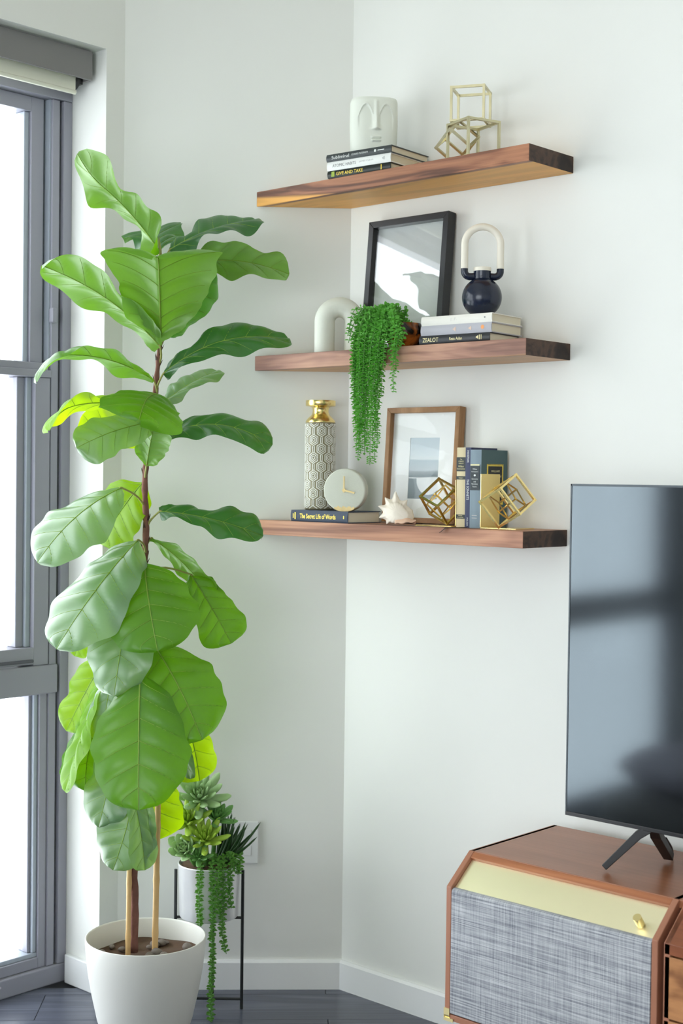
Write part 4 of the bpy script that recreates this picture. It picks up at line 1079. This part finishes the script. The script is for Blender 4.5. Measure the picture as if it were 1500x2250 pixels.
# leaves: (material, base px+depth, tip px+depth, width px, top-face normal in viewer axes, bend, fold, wave, stalk root px or None, extra)
LV = [
 ('leaf', (352, 556, 3.45), (160, 362, 3.36), 122, (.55, .55, -.62), .07, 16, 1.2, (353, 640), {'tipcurl': -.6}),
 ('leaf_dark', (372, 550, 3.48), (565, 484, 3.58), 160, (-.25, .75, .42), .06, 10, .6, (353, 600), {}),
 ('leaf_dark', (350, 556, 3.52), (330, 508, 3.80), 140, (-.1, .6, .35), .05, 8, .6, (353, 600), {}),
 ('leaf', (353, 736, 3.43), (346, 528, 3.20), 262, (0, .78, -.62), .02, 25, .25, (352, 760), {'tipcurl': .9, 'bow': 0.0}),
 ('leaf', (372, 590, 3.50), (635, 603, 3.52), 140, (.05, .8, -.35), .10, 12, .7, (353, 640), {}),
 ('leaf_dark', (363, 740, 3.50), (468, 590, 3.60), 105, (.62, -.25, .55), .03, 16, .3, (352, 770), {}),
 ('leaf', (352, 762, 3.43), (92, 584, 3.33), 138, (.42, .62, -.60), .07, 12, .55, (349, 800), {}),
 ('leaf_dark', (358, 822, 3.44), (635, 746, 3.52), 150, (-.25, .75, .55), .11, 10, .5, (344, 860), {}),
 ('leaf', (338, 836, 3.43), (62, 796, 3.28), 130, (.05, .86, -.22), .12, 10, .6, (343, 870), {'tipcurl': .8}),
 ('leaf', (345, 866, 3.40), (306, 922, 3.16), 185, (.22, .62, .80), .06, -6, .3, (341, 885), {}),
 ('leaf_sheen', (358, 886, 3.47), (477, 815, 3.58), 100, (-.45, .6, .62), .05, 10, .4, (340, 900), {}),
 ('leaf_backlit', (322, 915, 3.45), (90, 926, 3.28), 140, (.05, .82, -.42), .13, 8, .55, (337, 940), {'tipcurl': .5}),
 ('leaf_sheen', (345, 926, 3.38), (168, 984, 3.28), 118, (.05, .55, .80), .05, -8, .3, (331, 965), {}),
 ('leaf_backlit', (326, 960, 3.50), (170, 938, 3.46), 95, (.05, .35, -.9), .03, 8, .6, (330, 975), {}),
 ('leaf', (322, 1022, 3.40), (338, 938, 3.34), 95, (.3, .2, -.9), .03, 16, .4, (319, 1050), {}),
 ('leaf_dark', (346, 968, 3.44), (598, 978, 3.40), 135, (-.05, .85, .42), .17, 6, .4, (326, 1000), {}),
 ('leaf_sheen', (268, 1072, 3.40), (82, 1236, 3.27), 190, (-.42, .55, .72), .09, -6, .3, (319, 1115), {'shape': 2}),
 ('leaf_backlit', (316, 1058, 3.50), (222, 1196, 3.50), 165, (-.55, .25, .8), .06, 6, .4, (320, 1090), {'shape': 2}),
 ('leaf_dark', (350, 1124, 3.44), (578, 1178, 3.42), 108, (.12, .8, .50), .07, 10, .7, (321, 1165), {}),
 ('leaf_sheen', (304, 1186, 3.40), (124, 1426, 3.26), 205, (-.50, .38, .78), .06, -4, .3, (320, 1220), {'shape': 2}),
 ('leaf_sheen', (292, 1262, 3.38), (250, 1530, 3.28), 162, (-.30, .22, .93), .05, -4, .35, (316, 1255), {'shape': 2}),
 ('leaf', (316, 1236, 3.36), (346, 1430, 3.22), 208, (.06, .34, .94), .05, -4, .22, (316, 1262), {'shape': 2, 'bow': 0.01}),
 ('leaf', (332, 1182, 3.47), (466, 1316, 3.50), 90, (.55, .45, -.62), .05, 12, .5, (320, 1225), {}),
 ('leaf', (418, 1262, 3.48), (508, 1414, 3.45), 118, (.35, .35, .86), .06, 4, .5, (330, 1250), {}),
 ('leaf', (332, 1408, 3.36), (444, 1626, 3.28), 182, (.26, .22, .94), .05, -4, .3, (312, 1420), {'shape': 2}),
 ('leaf', (308, 1478, 3.30), (304, 1780, 3.19), 214, (0, .25, .97), .04, -4, .18, (309, 1470), {'shape': 2, 'bow': 0.0}),
 ('leaf_backlit', (240, 1430, 3.50), (146, 1606, 3.47), 120, (-.55, .25, .8), .05, 4, .5, (308, 1480), {'shape': 2}),
 ('leaf_sheen', (248, 1470, 3.41), (222, 1630, 3.37), 100, (-.35, .2, .9), .04, -4, .4, (308, 1500), {}),
 ('leaf_backlit', (232, 1490, 3.44), (146, 1742, 3.38), 120, (-.85, .15, .42), .04, 10, .5, (306, 1530), {}),
 ('leaf', (225, 1550, 3.45), (186, 1738, 3.43), 120, (-.10, .1, .95), .04, 0, .4, (304, 1580), {}),
 ('leaf_sheen', (262, 1590, 3.40), (216, 1818, 3.36), 128, (-.38, .12, .9), .04, -4, .4, (303, 1620), {'shape': 2}),
 ('leaf_sheen', (300, 1720, 3.37), (248, 1912, 3.34), 138, (-.25, .12, .95), .05, -2, .4, (299, 1740), {'shape': 2}),
 ('leaf_sheen', (290, 1740, 3.33), (318, 1912, 3.32), 74, (.62, .1, .7), .04, 16, .3, (298, 1750), {}),
 ('leaf_backlit', (320, 1650, 3.50), (346, 1846, 3.50), 120, (.1, .12, .95), .03, 0, .35, (302, 1690), {}),
 ('leaf_backlit', (390, 1545, 3.50), (438, 1716, 3.50), 104, (.4, .1, .9), .04, 2, .4, (306, 1560), {}),
 ('leaf_sheen', (398, 1570, 3.46), (418, 1712, 3.46), 56, (-.7, .1, .7), .04, 6, .3, (306, 1580), {}),
 ('leaf_backlit', (300, 1232, 3.47), (208, 1352, 3.48), 100, (-.4, .3, .85), .05, 2, .4, (317, 1250), {}),
 ('leaf_backlit', (205, 1362, 3.46), (164, 1442, 3.45), 62, (-.4, .2, .85), .05, 2, .4, (312, 1390), {}),
]
for i, (mat, bp, tp_, wpx, nr, bend, fold, wave, root_, ex) in enumerate(LV):
    B = at(*bp) - FB; T = at(*tp_) - FB; W = wpx * (bp[2] + tp_[2]) / 2 / FPX
    lf = Leaf(B, T, W, cv(*nr), bend, fold, wave, i, K=6 if W > .12 else 5, **ex)
    mb = lf.mesh(); me = mb.mesh('leaf', M[mat], True, fix=False)
    # face order: make the mesh normals agree with the top side
    if sum((p.normal.dot(lf.nn) * p.area for p in me.polygons)) < 0: me.flip_normals()
    ob = bpy.data.objects.new('leaf', me); COL.objects.link(ob); ob.parent = fig
    lf.veins().build('leaf_veins', M['vein'], ob, smooth=True)
    if root_:
        rp_ = at(root_[0], root_[1], FD) - FB; tg = (lf.C - lf.B).normalized()
        ln = (rp_ - B).length
        path = smoothpath([rp_, rp_.lerp(B, .5) - tg * ln * .12 + (B - rp_).normalized() * 0 , B, B + tg * .006], 10)
        MB().tube(path, [.0030 - .0011 * k / 10 for k in range(11)], 7).build('leaf_stalk', M['petiole'], fig, smooth=True)
# apical bud
MB().tube([at(352, 575, FD) - FB, at(351, 548, FD) - FB, at(349, 520, FD) - FB], [.005, .0042, .0006], 8).build('bud', M['petiole'], fig, smooth=True)

# fig pot
PC = at(320, 2056, FD); PCX, PCY = PC.x, PC.y
t = thing('plant_pot', 'large plain white round pot holding the fig tree', 'pot', (PCX, PCY, 0))
RZ = PC.z; RR = .1465
outp = [(0, 0), (.082, 0), (.090, .003), (.100, .018), (.1165, .07), (.1295, .13), (.1385, .18), (.1440, .225), (RR, RZ - .004), (RR - .0005, RZ - .0008), (RR - .002, RZ), (RR - .004, RZ - .001), (RR - .0050, RZ - .004), (.1385, .225), (.133, .18), (.128, .150), (0, .150)]
MB().lathe(outp, 96).build('pot_body', M['white_pot'], t, smooth=50)
so = MB()
def soilf(u, v):
    a = 2 * PI * u; r = v * .1365; return Vector((r * math.cos(a), r * math.sin(a), .218 + .006 * math.sin(r * 60 + a * 2) * math.cos(a * 3 + r * 40) * v))
so.grid(60, 14, soilf, True); so.build('soil', M['soil'], t, smooth=True)
rp = random.Random(5)
for k in range(26):
    a, r = rp.random() * 6.28, .125 * math.sqrt(rp.random())
    if Vector((PCX + r * math.cos(a) - FB.x, PCY + r * math.sin(a) - FB.y)).length < .018: continue
    sx = rp.uniform(.006, .013); mb = MB(); Mx = Matrix.Translation((PCX + r * math.cos(a), PCY + r * math.sin(a), .221 + sx * .35)) @ Matrix.Rotation(rp.random() * 6, 4, 'Z') @ Matrix.Diagonal((sx * 1.3, sx, sx * .75, 1))
    pr = [(max(0.0, math.cos(-PI / 2 + PI * q / 6)), math.sin(-PI / 2 + PI * q / 6)) for q in range(7)]
    mb.lathe(pr, 8, Mx)
    o = Vector((PCX + r * math.cos(a), PCY + r * math.sin(a), .221)); ob = mb.build('pebble', M['pebble'], smooth=True, origin=o)
    tag(ob, 'small rounded stone lying on the soil of the white fig pot', 'pebble', 'pebbles in the fig pot')
# bamboo stakes
def stake(p0, p1, r, label):
    a = at(*p0); b_ = at(*p1); a.z = .213; mb = MB(); n = 24; pts = [a.lerp(b_, i / n) - a for i in range(n + 1)]
    rr = [r * (1.0 + (.16 if i in (3, 10, 17) else 0)) for i in range(n + 1)]
    ob = mb.tube(pts, rr, 14).build('bamboo_stake', M['bamboo'], smooth=60); ob.location = a; tag(ob, label, 'stake', 'stakes supporting the fig')
stake((281, 2092, 3.43), (287, 1700, 3.44), .0062, 'thin bamboo stake right against the fig trunk')
stake((340, 2092, 3.47), (348, 1700, 3.49), .0074, 'bamboo stake standing apart from the fig trunk in the white pot')

# ---------------------------------------------------------------- succulent planter on its stand
SD = 3.69
SCn = at(459, 2000, SD); SX, SY = SCn.x, SCn.y
hd = .0875; ROD = .0042
t = thing('plant_stand', 'black iron rod plant stand holding the metal planter', 'plant stand', (SX, SY, 0), YAW)
RZB = .2465
posts = [(-hd, 0, .366), (hd, 0, .366), (.003, hd, .366)]
for px_, py_, pz_ in posts: MB().tube([(px_, py_, 0), (px_, py_, pz_)], ROD, 8).build('post', M['stand'], t, smooth=40)
for z_ in (.026, RZB - .006):
    MB().tube([(-hd, 0, z_), (hd, 0, z_)], ROD * .85, 8).build('cross_bar', M['stand'], t, smooth=40)
    MB().tube([(.003, .0, z_), (.003, hd, z_)], ROD * .85, 8).build('cross_bar', M['stand'], t, smooth=40)
t = thing('metal_planter', 'galvanised metal planter in the black stand', 'planter', (SX, SY, RZB), YAW)
RP, HP = .0805, .140
MB().lathe([(0, 0), (RP - .006, 0), (RP - .004, .003), (RP, HP - .004), (RP + .0015, HP - .002), (RP + .0008, HP), (RP - .001, HP), (RP - .003, HP - .012), (0, HP - .012)], 72).build('planter_body', M['galv'], t, smooth=50)
MB().lathe([(0, HP - .012), (RP - .004, HP - .012), (RP - .012, HP - .002), (0, HP + .004)], 40).build('soil', M['soil'], t, smooth=50)
ZT = RZB + HP
# one thick succulent leaf, shared by the rosettes
def succ_mesh(name, mat, L_, W_, T_, tipw=.75, curve=.25, blunt=True):
    def fn(u, v):
        a = 2 * PI * u; w_ = W_ * .5 * ((.35 + .65 * math.sin(PI * min(1, v * .82 + .05))) if blunt else (1 - v) ** .8 * (.7 + .5 * math.sin(PI * v)))
        if v > .93 and blunt: w_ *= math.sqrt(max(0, 1 - ((v - .93) / .075) ** 2))
        th = T_ * .5 * (1 - .5 * v)
        if v > .93: th *= math.sqrt(max(0, 1 - ((v - .93) / .075) ** 2)) if blunt else 1 - v
        return Vector((L_ * v, w_ * math.cos(a), th * math.sin(a) + curve * L_ * v * v))
    mb = MB().grid(8, 9, fn, True); mb.f.append(list(range(8))[::-1]); mb.m.append(0)
    return mb.mesh(name, mat, True)
def rosette(label, center, R_, mat, n, tilt=(0, 0), lift0=20, lift1=80, W_=.4, group='rosette succulents in the metal planter'):
    t = thing('rosette_succulent', label, 'succulent', center, 0, group); t.rotation_euler = (tilt[0], tilt[1], YAW)
    me = succ_mesh('leaf', M[mat], R_, R_ * W_, R_ * .16)
    for k in range(n):
        f = k / (n - 1); an = k * 2.39996; el = math.radians(lift0 + (lift1 - lift0) * f); sc_ = 1 - .55 * f
        o = bpy.data.objects.new('leaf', me); COL.objects.link(o); o.parent = t
        o.rotation_euler = (0, -el, an); o.scale = (sc_,) * 3; o.location = (0, 0, R_ * .15 * f)
    # stem down to the soil
    L_ = center.z - ZT + .006
    Mi = (Matrix.Translation(t.location) @ t.rotation_euler.to_matrix().to_4x4()).inverted()
    foot = Vector((SX + (center.x - SX) * .5, SY + (center.y - SY) * .5, ZT - .008))
    MB().tube([Mi @ foot, (0, 0, R_ * .05)], R_ * .11, 8).build('stem', M['trail_stem'], t, smooth=True)
    return t
def sp(x, y, d=SD): return at(x, y, d)
rosette('large pale green rosette succulent at the top of the planter', sp(438, 1756, 3.68), .086, 'succ_pale', 34, (math.radians(48), math.radians(4)), 6, 78, .30)
rosette('pale rosette succulent with yellow tinged leaves below the largest rosette', sp(412, 1808, 3.65), .074, 'succ_lime', 28, (math.radians(40), math.radians(-14)), 6, 76, .28)
rosette('tight grey-green rosette succulent at the rim of the planter nearest the window', sp(408, 1870, 3.625), .056, 'succ_pale', 30, (math.radians(52), math.radians(-15)), 22, 84, .55)
rosette('bright green rosette succulent in the middle of the planter', sp(450, 1848, 3.63), .072, 'succ_lime', 30, (math.radians(45), 0), 10, 78, .26)
rosette('small blue-green rosette succulent tucked under the largest rosette', sp(474, 1800, 3.67), .058, 'succ_mid', 24, (math.radians(35), math.radians(20)), 8, 78, .34)
rosette('low mid green rosette succulent at the front rim of the planter', sp(436, 1884, 3.60), .042, 'succ_mid', 20, (math.radians(50), 0), 8, 70, .32)
# aloe
ab = Vector((SX, SY, ZT)) + CR0 * .030
t = thing('aloe_plant', 'spiky dark green aloe leaning out of the planter towards the shelves', 'succulent', ab, YAW)
me = succ_mesh('leaf', M['aloe'], .135, .020, .010, curve=.10, blunt=False)
ra = random.Random(8)
for k in range(30):
    az = ra.uniform(-.9, .9) - .15; el = math.radians(ra.uniform(28, 84)); L_ = ra.uniform(.75, 1.05)
    o = bpy.data.objects.new('leaf', me); COL.objects.link(o); o.parent = t
    o.rotation_euler = (ra.uniform(-.3, .3), -el, az); o.scale = (L_, L_, L_); o.location = (ra.uniform(-.012, .016), ra.uniform(-.02, .02), -.004)
# trailing beads
t = thing('string_succulent', 'trailing string succulent hanging down the front of the metal planter', 'succulent', (SX, SY, ZT), YAW)
rb = random.Random(21)
def lp(x, y, d):
    p = at(x, y, d) - Vector((SX, SY, ZT)); return Vector((p.dot(CR0), p.dot(CF0), p.z))
for pts in ([(446, 1885, 3.63), (440, 1910, 3.60), (437, 1980, 3.60), (440, 2036, 3.60)], [(470, 1880, 3.63), (466, 1912, 3.595), (467, 2000, 3.595), (466, 2110, 3.595), (463, 2180, 3.595), (463, 2246, 3.595)],
            [(490, 1882, 3.63), (491, 1915, 3.60), (490, 2000, 3.60), (488, 2050, 3.60), (497, 2096, 3.60)], [(512, 1880, 3.64), (508, 1905, 3.61), (505, 1950, 3.61), (508, 1996, 3.61)], [(478, 1884, 3.62), (480, 1920, 3.59), (478, 1975, 3.59), (482, 2010, 3.59)], [(526, 1876, 3.66), (528, 1900, 3.63), (522, 1922, 3.63)], [(500, 1876, 3.64), (516, 1890, 3.62), (520, 1915, 3.62)]):
    path = smoothpath([lp(*p) for p in pts], 40)
    st = MB().tube(path, .0011, 5).build('strand', M['trail_stem'], t, smooth=True); lf = MB(); L_ = sum((path[i + 1] - path[i]).length for i in range(40)); nxt = 0; d_ = 0; ph = 0
    for i in range(40):
        a, b_ = path[i], path[i + 1]; sl = (b_ - a).length; tg = (b_ - a).normalized()
        while nxt < d_ + sl:
            p = a.lerp(b_, (nxt - d_) / sl); sid = tg.orthogonal().normalized()
            for k in (0, 2.1, 4.2):
                out = Matrix.Rotation(ph + k + rb.uniform(-.4, .4), 3, tg) @ sid
                leaflet(lf, p, out + UP * .25 * rb.random(), UP, .0118 * rb.uniform(.8, 1.2), .0092, .4)
            ph += .9; nxt += .0068
        d_ += sl
    lo = lf.build('strand_leaves', M['bead'], st, fix=False); lo['kind'] = 'stuff'

# ---------------------------------------------------------------- media console
KX0, KX1, KYB, KYF, KYS, KZT, KZS, KZB = -1.8834, -.2734, 2.7961, 2.4704, 2.3924, .5834, .5204, .232
t = thing('media_console', 'walnut media console with slanted brass panel, cloth speaker and drawers', 'cabinet', ((KX0 + KX1) / 2, 2.6, 0))
o = Vector(t.location)
def kb(mb, nm, mat, par=t, **k):
    mb.v = [v - o for v in mb.v]; return mb.build(nm, M[mat] if isinstance(mat, str) else [M[m] for m in mat], par, **k)
side = [(KYB, KZB), (KYB, KZT), (KYF, KZT), (KYS, KZS), (KYS, KZB + .012), (KYS + .003, KZB + .0035), (KYS + .012, KZB)]
PT_ = .0135
bays = [(KX0, KX0 + .513), (KX0 + .526, KX1 - .526), (KX1 - .513, KX1)]
kb(MB().box(KX0 + .003, KX1 - .003, KYF + .0015, KYB, KZT - .017, KZT), 'top_panel', 'console_top', bevel=.0015)
kb(MB().box(KX0 + .01, KX1 - .01, KYB - .012, KYB - .002, KZB, KZT - .02), 'back_panel', 'console')
kb(MB().prism([(KYB - .02, KZB + .02), (KYB - .02, KZT - .03), (KYF + .03, KZT - .03), (KYS + .034, KZS - .03), (KYS + .034, KZB + .02)], KX0 + .014, KX1 - .014, axis=0), 'carcass', 'black')
for bi, (a, b_) in enumerate(bays):
    for x0, x1 in ((a, a + PT_), (b_ - PT_, b_)): kb(MB().prism(side, x0, x1, axis=0), 'side_panel', 'console_edge', bevel=.0015)
    kb(MB().box(a + PT_, b_ - PT_, KYS + .0005, KYB - .02, KZB, KZB + PT_), 'bottom_panel', 'console_edge', bevel=.001)
    # lip under the top, following the slope
    nz = Vector((0, -(KZT - KZS), (KYF - KYS))).normalized()          # outward normal of the slope
    sd_ = Vector((0, KYS - KYF, KZS - KZT)).normalized()              # down the slope
    def slope(u, e): return Vector((0, KYF, KZT)) + sd_ * u + nz * e
    SLn = Vector((0, KYS - KYF, KZS - KZT)).length
    def slab(x0, x1, u0, u1, e0, e1):
        vs = []
        for e in (e0, e1):
            for u in (u0, u1):
                p = slope(u, e)
                for x in (x0, x1): vs.append((x, p.y, p.z))
        return MB().add(vs, [(0, 2, 3, 1), (4, 5, 7, 6), (0, 1, 5, 4), (2, 6, 7, 3), (0, 4, 6, 2), (1, 3, 7, 5)])
    kb(slab(a + PT_, b_ - PT_, .0005, .0165, -.014, -.0008), 'top_lip', 'console', bevel=.001)
    if bi != 1:
        bp_ = kb(slab(a + PT_ + .001, b_ - PT_ - .001, .0168, SLn + .004, -.013, -.009), 'brass_panel', 'brass_panel')
        kc = slope(.070, -.009); kx = -1.425 if bi == 0 else b_ - .05
        kn = MB().tube([Vector((kx, kc.y, kc.z)), Vector((kx, kc.y, kc.z)) + nz * .004], .0068, 24).tube([Vector((kx, kc.y, kc.z)) + nz * .004, Vector((kx, kc.y, kc.z)) + nz * .024], .0086, 28)
        kb(kn, 'knob', 'brass', bp_, smooth=40)
        sp_ = [(KYS + .014, KZB + PT_ + .002), (KYS + .0015, KZB + PT_ + .002), (KYS - .0005, KZB + PT_ + .004)] + [(KYS - .0005 + .009 * (1 - math.cos(PI / 2 * q / 6)), KZS - .011 + .009 * math.sin(PI / 2 * q / 6)) for q in range(7)] + [(KYS + .016, KZS - .002)]
        kb(MB().prism(sp_, a + PT_ + .0012, b_ - PT_ - .0012, axis=0), 'speaker_front', 'cloth', smooth=40)
    else:
        kb(slab(a + .001, b_ - .001, -.0005, SLn, -.016, .0), 'slanted_fascia', 'console', bevel=.0012)
        kb(MB().box(a + .001, b_ - .001, KYS, KYS + .02, KZS - .021, KZS + .0005), 'fascia_lip', 'console', bevel=.001)
        zs = [KZS - .0225, .3755, KZB + .004]
        for z1_, z0_ in zip(zs[:-1], zs[1:]):
            kb(MB().box(a + .002, b_ - .002, KYS, KYS + .02, z0_ + .002, z1_ - .0022), 'drawer_front', 'burl', bevel=.001)
# brass corner guards
for x0, s__ in ((KX0, 1), (KX1, -1)):
    g_ = MB(); th = .0016
    pr = [(KYS - th, KZB + .026), (KYS - th, KZB + .011), (KYS + .001, KZB + .002), (KYS + .010, KZB - th), (KYS + .026, KZB - th), (KYS + .026, KZB), (KYS + .0125, KZB), (KYS + .003, KZB + .0035), (KYS, KZB + .012), (KYS, KZB + .026)]
    xa, xb = sorted((x0 - s__ * .0012, x0 + s__ * .014)); 
    n = len(pr); vs = [(x, a, b_) for x in (xa, xb) for a, b_ in pr]
    fs = [(i, (i + 1) % n, n + (i + 1) % n, n + i) for i in range(n)] + [tuple(e + q for q in f) for e in (0, n) for f in ((0, 1, 8, 9), (1, 2, 7, 8), (2, 3, 6, 7), (3, 4, 5, 6))]
    g_.add(vs, fs)
    g_.box(*sorted((x0 - s__ * .0014, x0)), KYS - th, KYS + .026, KZB - th, KZB + .008)
    kb(g_, 'corner_guard', 'brass')
    kb(MB().box(*sorted((x0, x0 + s__ * .024)), KYS - th, KYS - .0001, KZB - th, KZB + .0055), 'corner_guard', 'brass')
for x in (KX0 + .22, KX1 - .22):
    for y in (2.50, 2.74): kb(MB().tube([(x, y, 0), (x, y, KZB)], [.012, .018], 16), 'leg', 'black', smooth=40)

# ---------------------------------------------------------------- television
TX0, TX1, TYF, TZ0, TZ1 = -1.6968, -.467, 2.5635, .6782, 1.3882
t = thing('television', 'large flat black television standing on the walnut console', 'television', ((TX0 + TX1) / 2, TYF, KZT))
o = Vector(t.location)
def tb(mb, nm, mat, **k):
    mb.v = [v - o for v in mb.v]; return mb.build(nm, M[mat], t, **k)
tb(MB().box(TX0, TX1, TYF + .001, TYF + .024, TZ0, TZ1), 'housing', 'black', bevel=.002)
tb(MB().box(TX0 + .2, TX1 - .2, TYF + .024, TYF + .055, TZ0 + .03, TZ0 + .42), 'rear_housing', 'black', bevel=.006)
tb(MB().box(TX0 + .0035, TX1 - .0035, TYF - .0006, TYF + .0016, TZ0 + .009, TZ1 - .0045), 'screen', 'screen')
for bxs in ((TX0, TX1, TZ1 - .0042, TZ1), (TX0, TX0 + .0032, TZ0, TZ1), (TX1 - .0032, TX1, TZ0, TZ1)):
    tb(MB().box(bxs[0], bxs[1], TYF - .0016, TYF + .001, bxs[2], bxs[3]), 'bezel', 'bezel')
tb(MB().box(TX0, TX1, TYF - .0022, TYF + .001, TZ0, TZ0 + .0085), 'bezel', 'black_satin', bevel=.001)
for xc, sg in ((-1.512, 1), (-.652, -1)):
    hx = lambda dx: xc + sg * dx
    tb(MB().tube([(hx(.015), TYF + .012, TZ0 + .004), (hx(-.008), TYF + .004, TZ0 - .012), (hx(-.070), 2.5380, KZT + .009)], [.014, .0155, .0115], 4, flat=.8), 'foot', 'black', bevel=.0015)
    tb(MB().tube([(hx(.022), TYF + .016, TZ0 + .004), (hx(.018), TYF + .03, TZ0 - .012), (hx(-.012), 2.700, KZT + .0115)], [.014, .016, .0145], 4, flat=.8), 'foot', 'black', bevel=.0015)
cab = MB().tube(smoothpath([pl(1462, 1842, 1, 2.66), pl(1474, 1862, 1, 2.70), pl(1476, 1874, 1, 2.75), Vector((-1.575, 2.785, KZT + .004))], 16), .0028, 8)
ob = cab.build('power_cable', M['black'], origin=pl(1476, 1874, 1, 2.75), smooth=True); tag(ob, 'thin black cable curling behind the television foot', 'cable')

# ---------------------------------------------------------------- the room behind the viewer, seen mirrored in screen and glass
def cushion_box(name, x0, x1, y0, y1, z0, z1, mat, par, r=.05, puff=.02):
    c = Vector(((x0 + x1) / 2, (y0 + y1) / 2, (z0 + z1) / 2)); o = Vector(par.location) if par else c
    mb = MB().box(x0 - o.x, x1 - o.x, y0 - o.y, y1 - o.y, z0 - o.z, z1 - o.z)
    return mb.build(name, M[mat], par, bevel=r, seg=5, smooth=True)
SFX, SFY = -1.92, .30
t = thing('sofa', 'low grey upholstered sofa near the window, mirrored in the television screen', 'sofa', (SFX, SFY, 0))
cushion_box('seat_base', -2.36, -1.48, -1.06, 1.36, .10, .26, 'sofa', t, .03)
for a, b_ in ((-1.04, .16), (.18, 1.40)): cushion_box('seat_cushion', -2.37, -1.47, a, b_, .262, .43, 'sofa', t, .06)
cushion_box('backrest', -2.37, -1.47, -1.34, -1.08, .10, .78, 'sofa', t, .07)
for x in (-.40, .40):
    for y in (-1.50, .98): MB().tube([(x, y, 0), (x, y, .10)], [.014, .02], 12).build('leg', M['black'], t, smooth=40)
def pillow(loc, rot, mat, label):
    def fn(u, v):
        x, y = u * 2 - 1, v * 2 - 1; h = (1 - x ** 4) * (1 - y ** 4); return (x * .17 * (1 - .06 * (1 - y * y)), y * .17 * (1 - .06 * (1 - x * x)), h ** .6 * .07)
    mb = MB().grid(17, 17, fn); mb.grid(17, 17, lambda u, v: (lambda p: (p[0], p[1], -p[2]))(fn(u, v)))
    ob = mb.build('cushion', M[mat], smooth=True); ob.location = loc; ob.rotation_euler = rot; tag(ob, label, 'cushion', 'cushions on the sofa')
pillow((-2.00, .86, .590), (1.15, .0, 1.9), 'pillow_blue', 'royal blue cushion lying on the grey sofa')
pillow((-2.16, 1.17, .508), (.03, -.03, .3), 'pillow_pale', 'pale lilac cushion lying on the grey sofa')
